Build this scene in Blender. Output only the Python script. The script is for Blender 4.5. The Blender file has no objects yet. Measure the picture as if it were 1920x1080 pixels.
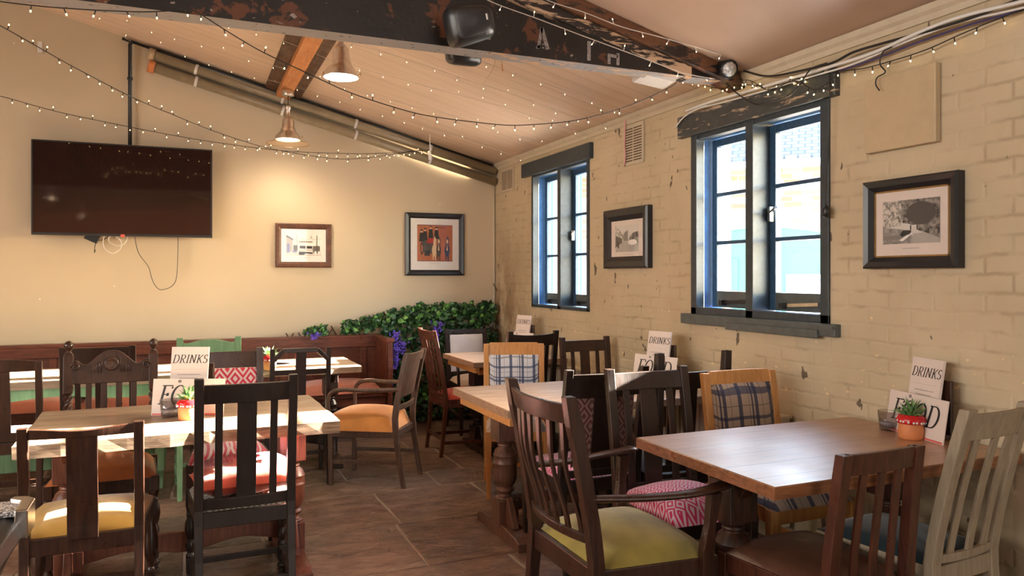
import bpy, bmesh, math, random
from mathutils import Vector, Matrix
random.seed(7)
R = math.radians
# ---------------------------------------------------------------- camera, world, sun, exposure
CAMH = 1.42; F = 1420.0; YAW = R(23.1); HOR = 518.0
scene = bpy.context.scene
COL = scene.collection
cd = bpy.data.cameras.new('camera'); cam = bpy.data.objects.new('camera', cd); COL.objects.link(cam)
cam.location = (0, 0, CAMH); cam.rotation_euler = (R(90), 0, -YAW)
cd.sensor_width = 36; cd.lens = F/1920*36; cd.shift_y = -(540-HOR)/1920; cd.clip_start = .02
scene.camera = cam
vs = scene.view_settings
vs.view_transform = 'Standard'; vs.look = 'None'; vs.gamma = 1; vs.use_curve_mapping = False
vs.exposure = 1.1
scene.cycles.use_denoising = True
scene.cycles.max_bounces = 8; scene.cycles.diffuse_bounces = 5; scene.cycles.glossy_bounces = 4
scene.cycles.transparent_max_bounces = 12
scene.cycles.sample_clamp_indirect = 4.0
W = bpy.data.worlds.new('world'); scene.world = W; W.use_nodes = True
wn = W.node_tree.nodes; wn.clear()
wo = wn.new('ShaderNodeOutputWorld'); bg = wn.new('ShaderNodeBackground'); sky = wn.new('ShaderNodeTexSky')
sky.sky_type = 'NISHITA'; sky.sun_disc = False; sky.sun_elevation = R(19.3); sky.sun_rotation = R(90); sky.air_density = 1.3; sky.dust_density = 2.0
bg.inputs[1].default_value = 2.6
W.node_tree.links.new(sky.outputs[0], bg.inputs[0]); W.node_tree.links.new(bg.outputs[0], wo.inputs[0])

def light(name, typ, loc, energy, color, size=.1, rot=(0,0,0), size_y=None):
    l = bpy.data.lights.new(name, typ); l.energy = energy; l.color = color
    if typ == 'AREA':
        l.size = size
        if size_y: l.shape = 'RECTANGLE'; l.size_y = size_y
    elif typ == 'SUN': l.angle = size
    else: l.shadow_soft_size = size
    o = bpy.data.objects.new(name, l); COL.objects.link(o); o.location = loc; o.rotation_euler = rot
    return o
# sun comes in through the right-hand windows, travelling along -X and down
sun = light('sun', 'SUN', (8, 3, 5), 140, (1, .90, .76), R(.6))
sun.rotation_euler = Vector((-1, -.012, -.335)).to_track_quat('-Z', 'Y').to_euler()
# added fill lamps without real openings, before the rear wall and the left wall
light('rear_fill', 'AREA', (1.7, -4.9, 1.75), 45, (1, .95, .90), 2.0, (R(90), 0, 0), 1.9)
light('left_fill', 'AREA', (-4.4, 1.2, 2.2), 135, (1, .93, .85), 1.2, (0, R(-88), 0), 5.5)

# ---------------------------------------------------------------- materials
class NT:
    def __init__(s, name):
        s.m = bpy.data.materials.new(name); s.m.use_nodes = True
        s.t = s.m.node_tree; s.b = s.t.nodes['Principled BSDF']; s.out = s.t.nodes['Material Output']
        s._c = None
    def new(s, typ, **kw):
        n = s.t.nodes.new(typ)
        for k, v in kw.items(): setattr(n, k, v)
        return n
    def put(s, sock, v):
        if isinstance(v, bpy.types.NodeSocket): s.t.links.new(v, sock)
        elif v is not None:
            if hasattr(sock.default_value, '__len__') and not hasattr(v, '__len__'): v = (v,)*len(sock.default_value)
            if hasattr(v, '__len__') and len(sock.default_value) == 4 and len(v) == 3: v = (*v, 1)
            sock.default_value = v
    def co(s, kind='Object'):
        if s._c is None: s._c = s.new('ShaderNodeTexCoord')
        return s._c.outputs[kind]
    def map(s, v, scale=(1,1,1), rot=(0,0,0), loc=(0,0,0)):
        n = s.new('ShaderNodeMapping'); s.put(n.inputs[0], v); n.inputs['Scale'].default_value = scale
        n.inputs['Rotation'].default_value = rot; n.inputs['Location'].default_value = loc
        return n.outputs[0]
    def noise(s, v, scale, detail=4, rough=.55, dist=0):
        n = s.new('ShaderNodeTexNoise'); s.put(n.inputs['Vector'], v); n.inputs['Scale'].default_value = scale
        n.inputs['Detail'].default_value = detail; n.inputs['Roughness'].default_value = rough; n.inputs['Distortion'].default_value = dist
        return n.outputs['Fac']
    def vor(s, v, scale, feature='F1', out='Distance'):
        n = s.new('ShaderNodeTexVoronoi'); s.put(n.inputs['Vector'], v); n.inputs['Scale'].default_value = scale; n.feature = feature
        return n.outputs[out]
    def ramp(s, f, stops):
        n = s.new('ShaderNodeValToRGB'); s.put(n.inputs[0], f); e = n.color_ramp.elements
        while len(e) < len(stops): e.new(.5)
        for i, (p, c) in enumerate(stops):
            e[i].position = p; e[i].color = (*c, 1) if hasattr(c, '__len__') else (c, c, c, 1)
        return n.outputs[0]
    def math(s, op, a, b=None, c=None, clamp=False):
        n = s.new('ShaderNodeMath', operation=op, use_clamp=clamp)
        s.put(n.inputs[0], a); s.put(n.inputs[1], b)
        if c is not None: s.put(n.inputs[2], c)
        return n.outputs[0]
    def mix(s, f, a, b, typ='MIX'):
        n = s.new('ShaderNodeMix', data_type='RGBA', blend_type=typ)
        s.put(n.inputs[0], f); s.put(n.inputs[6], a); s.put(n.inputs[7], b)
        return n.outputs[2]
    def sep(s, v):
        n = s.new('ShaderNodeSeparateXYZ'); s.put(n.inputs[0], v); return n.outputs
    def comb(s, x, y, z):
        n = s.new('ShaderNodeCombineXYZ'); s.put(n.inputs[0], x); s.put(n.inputs[1], y); s.put(n.inputs[2], z); return n.outputs[0]
    def bump(s, h, strength=.3, dist=.01, normal=None):
        n = s.new('ShaderNodeBump'); n.inputs['Strength'].default_value = strength; n.inputs['Distance'].default_value = dist
        s.put(n.inputs['Height'], h)
        if normal is not None: s.put(n.inputs['Normal'], normal)
        return n.outputs[0]
    def set(s, base=None, rough=None, metal=None, normal=None, spec=None, emis=None, es=None, coat=None, sheen=None):
        i = s.b.inputs
        if base is not None: s.put(i['Base Color'], base)
        if rough is not None: s.put(i['Roughness'], rough)
        if metal is not None: s.put(i['Metallic'], metal)
        if normal is not None: s.put(i['Normal'], normal)
        if spec is not None: s.put(i['Specular IOR Level'], spec)
        if emis is not None: s.put(i['Emission Color'], emis); i['Emission Strength'].default_value = es
        if coat is not None: i['Coat Weight'].default_value = coat; i['Coat Roughness'].default_value = .15
        if sheen is not None: i['Sheen Weight'].default_value = sheen
        return s.m

def plain(name, c, rough=.6, metal=0, spec=.5, var=.12, scale=18, bump=0):
    n = NT(name); f = n.noise(n.co(), scale)
    lo = tuple(x*(1-var) for x in c); hi = tuple(min(1, x*(1+var)) for x in c)
    nb = n.bump(n.noise(n.co(), scale*6), bump, .004) if bump else None
    return n.set(n.ramp(f, [(.3, lo), (.7, hi)]), rough, metal, nb, spec)

def wood(name, dark, mid, rough=.38, stretch=(14, 14, 1.6), spec=.5, worn=None, wornamt=.62):
    n = NT(name); v = n.map(n.co(), stretch)
    f = n.noise(v, 3.2, 7, .62, .7)
    c = n.ramp(f, [(.28, dark), (.72, mid)])
    if worn:
        w = n.ramp(n.noise(n.map(n.co(), (9, 9, 5)), 2.2, 6, .7), [(wornamt, 0), (wornamt+.1, 1)])
        c = n.mix(w, c, worn)
    return n.set(c, n.ramp(n.noise(n.co(), 9), [(.3, rough*.8), (.7, min(1, rough*1.35))]), 0, n.bump(f, .25, .002), spec)

VS = (16, 16, 1.6); HSX = (1.6, 16, 16)
M = {}
M['oak_dark'] = wood('dark_oak', (.009, .004, .003), (.032, .0125, .0075), .32, VS, .5, (.08, .035, .02), .70)
M['oak_black'] = wood('black_stained_oak', (.007, .0035, .0025), (.022, .011, .007), .36, VS)
M['mahog'] = wood('red_mahogany', (.030, .008, .005), (.10, .030, .015), .30, VS, .5, (.2, .075, .035), .7)
M['walnut'] = wood('brown_walnut', (.014, .0055, .0035), (.058, .022, .0115), .32, VS, .5, (.15, .07, .035), .68)
M['armwood'] = wood('grey_brown_beech', (.045, .023, .015), (.125, .068, .044), .40, VS)
M['honey'] = wood('honey_pine', (.36, .155, .042), (.56, .27, .085), .36, VS)
M['honeyx'] = wood('honey_pine_rail', (.36, .155, .042), (.56, .27, .085), .36, HSX)
M['benchwood'] = wood('red_brown_bench', (.055, .014, .008), (.16, .043, .022), .32, (1.6, 14, 14))
M['ped'] = wood('turned_pedestal_wood', (.045, .018, .011), (.13, .06, .035), .4, VS, .5, (.2, .11, .07), .66)
M['pedred'] = wood('reddish_pedestal_wood', (.065, .018, .010), (.19, .065, .035), .34, VS, .5, (.25, .12, .07), .68)
M['whitepaint'] = wood('worn_cream_paint', (.23, .18, .125), (.35, .285, .20), .5, VS, .4, (.10, .05, .025), .73)
M['green'] = wood('sage_green_paint', (.13, .23, .115), (.21, .36, .19), .5, VS, .4, (.08, .05, .03), .76)
def table_top(name, a, b, c, rough, planks=.14, axis=1, gloss=.5):
    n = NT(name); co = n.co(); s = n.sep(co)
    pl = n.math('DIVIDE', s[axis], planks); fr = n.math('FRACT', pl); idx = n.math('FLOOR', pl)
    g = n.math('LESS_THAN', fr, .035)
    st = (1.3, 12, 12) if axis == 1 else (12, 1.3, 12)
    v = n.map(co, st); f = n.noise(v, 2.6, 8, .65, .6)
    rnd = n.noise(n.comb(idx, idx, 0), 7.3, 0)
    f2 = n.math('ADD', f, n.math('MULTIPLY', n.math('SUBTRACT', rnd, .5), .22))
    col = n.ramp(f2, [(.22, a), (.5, b), (.78, c)])
    col = n.mix(n.math('MULTIPLY', g, .75), col, tuple(x*.25 for x in a))
    h = n.math('SUBTRACT', n.math('MULTIPLY', f, .5), g)
    return n.set(col, n.ramp(n.noise(co, 5), [(.3, rough*.75), (.7, rough*1.25)]), 0, n.bump(h, .35, .003), gloss)
M['top_rustic'] = table_top('rustic_pine_planks', (.15, .10, .065), (.27, .19, .13), (.40, .30, .215), .45)
M['top_edge'] = wood('rough_sawn_edge', (.10, .06, .04), (.38, .27, .18), .7, (3, 14, 30))
M['top_pale'] = table_top('pale_scrubbed_planks', (.24, .15, .10), (.40, .28, .20), (.56, .43, .33), .42, .14, 1, .9)
M['top_gloss'] = table_top('varnished_pine_planks', (.22, .09, .035), (.34, .155, .06), (.42, .21, .09), .50, .15, 1, 1.0)
M['top_gloss'].node_tree.nodes['Principled BSDF'].inputs['Coat Weight'].default_value = 1; M['top_gloss'].node_tree.nodes['Principled BSDF'].inputs['Coat Roughness'].default_value = .38
M['edge_pale'] = wood('pale_table_edge', (.12, .065, .04), (.34, .21, .13), .45, (2, 14, 30))
M['edge_gloss'] = wood('varnished_table_edge', (.10, .036, .016), (.30, .12, .05), .3, (2, 12, 26))

def fabric(name, c, rough=.85, var=.18, scale=6, weave=260):
    n = NT(name); co = n.co()
    col = n.ramp(n.noise(co, scale, 3), [(.3, tuple(x*(1-var) for x in c)), (.7, tuple(min(1, x*(1+var)) for x in c))])
    return n.set(col, rough, 0, n.bump(n.noise(co, weave, 2), .25, .002), .3, sheen=.3)
M['yellow'] = fabric('mustard_fabric', (.42, .24, .04), .75)
M['olive'] = fabric('olive_yellow_velvet', (.27, .215, .045), .7, .35, 5)
M['orange_red'] = fabric('coral_red_fabric', (.38, .045, .022), .75, .25, 9)
M['orange_suede'] = fabric('orange_suede', (.58, .235, .055), .75, .15, 7)
M['red_seat'] = fabric('red_fabric', (.50, .045, .022), .7)
M['white_uph'] = fabric('off_white_upholstery', (.62, .58, .56), .7, .05)
M['beige_seat'] = fabric('beige_upholstery', (.46, .30, .17), .7, .1)
M['navy'] = fabric('dark_teal_fabric', (.005, .018, .025), .9)
M['bench_cush'] = fabric('russet_velvet', (.30, .085, .045), .6, .35, 4)
M['black_pad'] = fabric('black_vinyl', (.012, .012, .014), .3)
def leather(name, a, b, rough=.35):
    n = NT(name); co = n.co()
    return n.set(n.ramp(n.noise(co, 5, 6, .7), [(.3, a), (.7, b)]), rough, 0, n.bump(n.vor(co, 190), .2, .0015), .5)
M['tan_leather'] = leather('tan_leather', (.26, .072, .022), (.44, .14, .045), .3)
M['brown_leather'] = leather('brown_leather', (.060, .026, .016), (.115, .05, .03), .36)
def plaid(name, base, line1, line2, period=.17):
    n = NT(name); s = n.sep(n.co())
    def bands(c, ws, off=0.0):
        fr = n.math('FRACT', n.math('ADD', n.math('DIVIDE', c, period), off)); acc = None
        for a, b in ws:
            t = n.math('MULTIPLY', n.math('GREATER_THAN', fr, a), n.math('LESS_THAN', fr, b))
            acc = t if acc is None else n.math('MAXIMUM', acc, t)
        return acc
    zz = n.math('ADD', s[2], s[1])
    vx = bands(s[0], [(.08, .18), (.23, .28), (.58, .70)], .5); vz = bands(zz, [(.1, .19), (.24, .29), (.60, .67)])
    thin = n.math('MAXIMUM', bands(s[0], [(.42, .44), (.84, .86)]), bands(zz, [(.45, .47), (.88, .9)]))
    c = n.mix(n.math('MULTIPLY', vx, .88), base, line1); c = n.mix(n.math('MULTIPLY', vz, .78), c, line1)
    c = n.mix(n.math('MULTIPLY', thin, .6), c, line2)
    return n.set(c, .9, 0, n.bump(n.noise(n.co(), 300, 2), .3, .002), .2, sheen=.3)
M['plaid_blue'] = plaid('blue_white_plaid', (.54, .55, .58), (.04, .06, .12), (.10, .10, .12), .16)
M['plaid_tan'] = plaid('tan_navy_plaid', (.33, .235, .17), (.018, .022, .05), (.04, .03, .03), .19)
def diamond(name, a, b, sx=.085, sz=.11, third=None, yy=False):
    n = NT(name); s = n.sep(n.co())
    zc = n.math('ADD', s[2], s[1]) if yy else s[2]
    fx = n.math('ABSOLUTE', n.math('SUBTRACT', n.math('FRACT', n.math('DIVIDE', s[0], sx)), .5))
    fz = n.math('ABSOLUTE', n.math('SUBTRACT', n.math('FRACT', n.math('DIVIDE', zc, sz)), .5))
    d = n.math('ADD', fx, fz)
    k = n.math('FRACT', n.math('MULTIPLY', d, 3.0))
    c = n.mix(n.math('GREATER_THAN', k, .5), a, b)
    if third: c = n.mix(n.math('LESS_THAN', d, .12), c, third)
    return n.set(c, .85, 0, n.bump(n.noise(n.co(), 280, 2), .3, .002), .25, sheen=.2)
M['dia_red'] = diamond('red_diamond_fabric', (.50, .38, .36), (.40, .022, .045))
M['dia_mag'] = diamond('magenta_diamond_fabric', (.58, .40, .45), (.48, .020, .10), .06, .06, None, True)
M['dia_dull'] = diamond('dull_red_diamond_fabric', (.10, .028, .028), (.22, .13, .11), .075, .1)
M['zigzag'] = diamond('grey_zigzag_fabric', (.30, .30, .27), (.08, .075, .06), .07, .09, None, True)

def paint(name, c, rough=.5, **k): return plain(name, c, rough, **k)
M['black_plastic'] = plain('black_plastic', (.012, .012, .013), .35)
M['black_frame'] = plain('black_frame', (.014, .014, .017), .3)
M['white_plastic'] = plain('white_plastic', (.70, .68, .66), .4, var=.03)
M['cream_paint'] = plain('cream_paint', (.50, .43, .32), .5, var=.06)
M['panel_beige'] = plain('beige_panel', (.46, .355, .22), .5, var=.04)
M['chrome'] = plain('brushed_metal', (.62, .58, .54), .22, 1, var=.1)
M['lampmetal'] = plain('aged_brushed_steel', (.80, .76, .72), .30, 1, var=.15)
M['terracotta'] = plain('terracotta', (.60, .21, .075), .6, var=.08, bump=.1)
M['paper'] = plain('menu_paper', (.66, .57, .52), .6, var=.03)
M['paper_white'] = plain('mount_card', (.74, .70, .67), .5, var=.03)
M['ink'] = plain('black_ink', (.015, .014, .014), .6)
M['ink_grey'] = plain('grey_ink', (.26, .23, .21), .6)
M['ink_red'] = plain('red_ink', (.62, .10, .08), .6)
M['grey_blue'] = plain('slate_blue_paint', (.028, .040, .050), .42, var=.25, scale=30, bump=.15)
M['casement'] = plain('blue_casement_paint', (.022, .060, .115), .4, var=.25, scale=30, bump=.1)
M['reveal_blue'] = plain('skylit_blue_reveal', (.025, .095, .25), .6, var=.15, spec=.2)  # bright blue of the skylight is put into this base colour
M['wax'] = plain('grey_wax', (.32, .29, .29), .5)
M['brass'] = plain('brass', (.45, .30, .12), .3, 1)
M['plantleaf'] = plain('pale_green_leaf', (.16, .30, .11), .4, var=.35, scale=60)
# ---------------------------------------------------------------- geometry helpers
CY, SY = math.cos(YAW), math.sin(YAW)
def ray(px, py):
    a = (px-960)/F; h = -(py-HOR)/F
    return Vector((a*CY+SY, -a*SY+CY, h))
def onX(px, py, X): d = ray(px, py); t = X/d.x; return Vector((X, d.y*t, CAMH+d.z*t))
def onY(px, py, Y): d = ray(px, py); t = Y/d.y; return Vector((d.x*t, Y, CAMH+d.z*t))
def onZ(px, py, Z): d = ray(px, py); t = (Z-CAMH)/d.z; return Vector((d.x*t, d.y*t, Z))
def onD(px, py, D): d = ray(px, py); return Vector((d.x*D, d.y*D, CAMH+d.z*D))
SLOPE = .262; WX = 2.9; WY = 7.25
def ceilz(x): return 2.57+(WX-x)*SLOPE
def onCeil(px, py, off=0.0):
    d = ray(px, py); k = 2.57+WX*SLOPE-off
    t = (k-CAMH)/(d.z+d.x*SLOPE); return Vector((d.x*t, d.y*t, CAMH+d.z*t))

class G:
    """collects geometry with material slots, links it as one mesh object"""
    def __init__(s): s.v = []; s.f = []; s.m = []; s.mats = []; s.sm = []
    def mi(s, mat):
        if isinstance(mat, str): mat = M[mat]
        if mat not in s.mats: s.mats.append(mat)
        return s.mats.index(mat)
    def add(s, vs, fs, mat, smooth=False):
        b = len(s.v); s.v += [Vector(v) for v in vs]; k = s.mi(mat)
        for f in fs: s.f.append([b+i for i in f]); s.m.append(k); s.sm.append(smooth)
    def box(s, c, size, mat, rot=None, taper=1.0):
        x, y, z = (q/2 for q in size); c = Vector(c)
        vs = [Vector((sx*x*(taper if sz < 0 else 1), sy*y*(taper if sz < 0 else 1), sz*z)) for sz in (-1, 1) for sy in (-1, 1) for sx in (-1, 1)]
        if rot is not None: vs = [rot @ v for v in vs]
        s.add([v+c for v in vs], [(0,2,3,1),(4,5,7,6),(0,1,5,4),(2,6,7,3),(0,4,6,2),(1,3,7,5)], mat); return s
    def span(s, a, b, mat):
        a = Vector(a); b = Vector(b); return s.box((a+b)/2, [abs(q) for q in (b-a)], mat)
    def bar(s, p, q, w, d, mat, up=(0,0,1)):
        p = Vector(p); q = Vector(q); z = (q-p).normalized(); u = Vector(up)
        if abs(z.dot(u)) > .98: u = Vector((0, 1, 0))
        x = z.cross(u).normalized(); y = x.cross(z)
        vs = [o+x*a*w/2+y*b*d/2 for o in (p, q) for a, b in ((-1,-1),(1,-1),(1,1),(-1,1))]
        s.add(vs, [(3,2,1,0),(4,5,6,7),(0,1,5,4),(1,2,6,5),(2,3,7,6),(3,0,4,7)], mat); return s
    def sweep(s, path, mat):
        """path: (centre, half-width x, half-depth y) rectangles stacked along z-ish"""
        vs = []
        for c, hx, hy in path:
            c = Vector(c); vs += [c+Vector((a*hx, b*hy, 0)) for a, b in ((-1,-1),(1,-1),(1,1),(-1,1))]
        n = len(path); fs = [(3,2,1,0), tuple(4*(n-1)+i for i in range(4))]
        for k in range(n-1):
            for i in range(4): j = (i+1) % 4; fs.append((4*k+i, 4*k+j, 4*k+4+j, 4*k+4+i))
        s.add(vs, fs, mat); return s
    def tube(s, pts, r, mat, seg=6, cap=True):
        pts = [Vector(p) for p in pts]; n = len(pts); vs = []; rr = r if hasattr(r, '__len__') else [r]*n; px = None
        for k, p in enumerate(pts):
            t = (pts[min(k+1, n-1)]-pts[max(k-1, 0)]).normalized()
            if px is None:
                u = Vector((0,0,1)) if abs(t.z) < .9 else Vector((1,0,0)); px = t.cross(u).normalized()
            else: px = (px-t*px.dot(t)).normalized()
            py = t.cross(px)
            vs += [p+(px*math.cos(2*math.pi*i/seg)+py*math.sin(2*math.pi*i/seg))*rr[k] for i in range(seg)]
        fs = [(k*seg+i, k*seg+(i+1) % seg, (k+1)*seg+(i+1) % seg, (k+1)*seg+i) for k in range(n-1) for i in range(seg)]
        if cap: fs += [tuple(reversed(range(seg))), tuple(range((n-1)*seg, n*seg))]
        s.add(vs, fs, mat, True); return s
    def lathe(s, prof, c, mat, seg=20, axis=None, smooth=True, cap=True):
        """prof: (radius, height) pairs"""
        c = Vector(c); vs = []; q = axis.to_track_quat('Z', 'Y') if axis is not None else None
        for r, h in prof:
            for i in range(seg):
                v = Vector((r*math.cos(2*math.pi*i/seg), r*math.sin(2*math.pi*i/seg), h))
                vs.append(c+(q @ v if q else v))
        n = len(prof)
        fs = [(k*seg+i, k*seg+(i+1) % seg, (k+1)*seg+(i+1) % seg, (k+1)*seg+i) for k in range(n-1) for i in range(seg)]
        if cap:
            if prof[0][0] > 1e-5: fs.append(tuple(reversed(range(seg))))
            if prof[-1][0] > 1e-5: fs.append(tuple(range((n-1)*seg, n*seg)))
        s.add(vs, fs, mat, smooth); return s
    def prism(s, poly, depth, mat, frame):
        """poly in 2D mapped by frame(u, v, w)"""
        n = len(poly); vs = [frame(u, v, 0) for u, v in poly]+[frame(u, v, depth) for u, v in poly]
        s.add(vs, [tuple(reversed(range(n))), tuple(range(n, 2*n))]+[(i, (i+1) % n, n+(i+1) % n, n+i) for i in range(n)], mat); return s
    def rail(s, x0, x1, zb, zt, yf, th, mat, n=14):
        """board between x0 and x1; zb/zt bottom and top height, yf back face, as functions of x"""
        vs = []
        for i in range(n+1):
            x = x0+(x1-x0)*i/n
            for z in (zb(x), zt(x)):
                y = yf(x, z); vs += [(x, y, z), (x, y+th, z)]
        fs = [(0,1,3,2), tuple(4*n+k for k in (0,2,3,1))]
        for i in range(n):
            a = 4*i; b = a+4
            fs += [(a, a+2, b+2, b), (a+1, b+1, b+3, a+3), (a+2, a+3, b+3, b+2), (a, b, b+1, a+1)]
        s.add(vs, fs, mat); return s
    def grid(s, fn, nu, nv, mat, smooth=True):
        vs = [fn(i/nu, j/nv) for j in range(nv+1) for i in range(nu+1)]
        s.add(vs, [(j*(nu+1)+i, j*(nu+1)+i+1, (j+1)*(nu+1)+i+1, (j+1)*(nu+1)+i) for j in range(nv) for i in range(nu)], mat, smooth); return s
    def obj(s, name, parent=None, bevel=0.0, fix=True, xf=None):
        me = bpy.data.meshes.new(name)
        vs = [xf @ v for v in s.v] if xf is not None else s.v
        me.from_pydata([tuple(v) for v in vs], [], s.f)
        for m in s.mats: me.materials.append(m)
        me.polygons.foreach_set('material_index', s.m); me.polygons.foreach_set('use_smooth', s.sm)
        if fix:
            bm = bmesh.new(); bm.from_mesh(me); bmesh.ops.recalc_face_normals(bm, faces=bm.faces); bm.to_mesh(me); bm.free()
        me.update()
        o = bpy.data.objects.new(name, me); COL.objects.link(o)
        if parent is not None: o.parent = parent
        if bevel:
            b = o.modifiers.new('bevel', 'BEVEL'); b.width = bevel; b.segments = 2; b.limit_method = 'ANGLE'; b.angle_limit = R(40)
        return o

def tag(o, label=None, cat=None, group=None, kind=None):
    if label: o['label'] = label
    if cat: o['category'] = cat
    if group: o['group'] = group
    if kind: o['kind'] = kind
    return o
def thing(name, label, cat, loc=(0,0,0), rz=0, group=None):
    o = bpy.data.objects.new(name, None); COL.objects.link(o); o.empty_display_size = .05
    o.location = loc; o.rotation_euler = (0, 0, rz); return tag(o, label, cat, group)
def struct(o, label=None, cat=None): return tag(o, label, cat, kind='structure')
def spline(pts, n=8):
    pts = [Vector(p) for p in pts]; out = []; P = [2*pts[0]-pts[1]]+pts+[2*pts[-1]-pts[-2]]
    for k in range(1, len(P)-2):
        a, b, c, d = P[k-1:k+3]
        for i in range(n):
            t = i/n; out.append(.5*((2*b)+(c-a)*t+(2*a-5*b+4*c-d)*t*t+(3*b-a-3*c+d)*t**3))
    out.append(pts[-1]); return out
def resample(pts, step):
    out = [(pts[0], (pts[1]-pts[0]).normalized())]; acc = 0
    for a, b in zip(pts, pts[1:]):
        L = (b-a).length; pos = step-acc
        while pos <= L: out.append((a+(b-a)*(pos/L), (b-a).normalized())); pos += step
        acc = (acc+L) % step
    return out

# ---------------------------------------------------------------- the room
def floor_mat():
    n = NT('riven_flagstone'); co = n.co()
    a = n.new('ShaderNodeAttribute'); a.attribute_name = 'slab'; at = n.sep(a.outputs['Color'])
    off = n.comb(n.math('MULTIPLY', at[0], 37), n.math('MULTIPLY', at[1], 23), 0)
    vv = n.new('ShaderNodeVectorMath', operation='ADD'); n.put(vv.inputs[0], n.map(co, (1, 2.0, 1))); n.put(vv.inputs[1], off)
    v = vv.outputs[0]
    big = n.noise(v, 2.1, 3, .5, 1.2); fine = n.noise(v, 26, 6, .65); mid = n.noise(v, 7, 5, .6, .8)
    base = n.ramp(mid, [(.25, (.055, .027, .018)), (.5, (.155, .085, .056)), (.78, (.30, .19, .135))])
    grey = n.ramp(mid, [(.25, (.085, .062, .050)), (.75, (.24, .185, .15))])
    c = n.mix(n.math('MULTIPLY', at[2], .75), base, grey)
    c = n.mix(1, c, n.ramp(n.math('ADD', at[0], n.math('MULTIPLY', big, .5)), [(.2, .62), (1.2, 1.2)]), 'MULTIPLY')
    # riven ledges: stepped contours of a slow noise
    q = n.math('MULTIPLY', big, 7.0); st = n.math('FLOOR', q); fr = n.math('FRACT', q)
    edge = n.ramp(fr, [(.0, 0), (.10, 1)])
    c = n.mix(n.math('MULTIPLY', n.math('LESS_THAN', fr, .035), .45), c, (.03, .014, .01))
    h = n.math('ADD', n.math('ADD', n.math('MULTIPLY', st, .12), n.math('MULTIPLY', edge, .12)), n.math('MULTIPLY', fine, .12))
    return n.set(c, n.ramp(fine, [(.3, .28), (.7, .5)]), 0, n.bump(h, .9, .024), .5)
def build_floor():
    g = G(); grout = plain('pale_grout', (.27, .21, .16), .9, bump=.3)
    fm = floor_mat(); rnd = random.Random(3)
    ys = [-5.1, -4.3, -3.6, -3.0, -2.3, -1.6, -1.0, -.4, .3, .9, 1.5, 2.1, 2.6, 3.1, 3.58, 4.26, 4.92, 5.3, 6.0, 6.55, 7.3]
    g.span((-4.55, -5.1, -.06), (2.95, 7.3, -.004), grout); slabs = []
    for y0, y1 in zip(ys, ys[1:]):
        x = -4.55-rnd.random()*.5
        while x < 2.95:
            w = rnd.uniform(.55, 1.15); x1 = x+w; t = rnd.uniform(-.0015, .0015)
            a, b = max(x, -4.55), min(x1, 2.95)
            if b-a > .06:
                j = lambda: rnd.uniform(-.008, .008); e = .007
                k = len(g.v); q = [(a+e+j(), y0+e+j()), (b-e+j(), y0+e+j()), (b-e+j(), y1-e+j()), (a+e+j(), y1-e+j())]
                n = []
                for i in range(4):
                    for s in range(4):
                        t_ = s/4; p, r = q[i], q[(i+1) % 4]; n.append((p[0]*(1-t_)+r[0]*t_+(rnd.uniform(-.004,.004) if s else 0), p[1]*(1-t_)+r[1]*t_+(rnd.uniform(-.004,.004) if s else 0)))
                cx = (a+b)/2; cy = (y0+y1)/2
                vs = [(u, v, -.01) for u, v in n]+[(u, v, -.002+t) for u, v in n]+[(u+(cx-u)*.012, v+(cy-v)*.012, t) for u, v in n]
                m = 16; f0 = len(g.f)
                g.add(vs, [tuple(range(2*m, 3*m))]+[(o+i, o+(i+1) % m, o+m+(i+1) % m, o+m+i) for o in (0, m) for i in range(m)], fm)
                slabs.append((f0, len(g.f), (rnd.random(), rnd.random(), rnd.random()**1.6, 1)))
            x = x1
    o = g.obj('floor', fix=False); me = o.data
    at = me.color_attributes.new('slab', 'FLOAT_COLOR', 'CORNER')
    for f0, f1, c in slabs:
        for p in me.polygons[f0:f1]:
            for li in p.loop_indices: at.data[li].color = c
    struct(o, 'brown riven sandstone flagstone floor with pale grout lines', 'floor')
build_floor()

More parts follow.
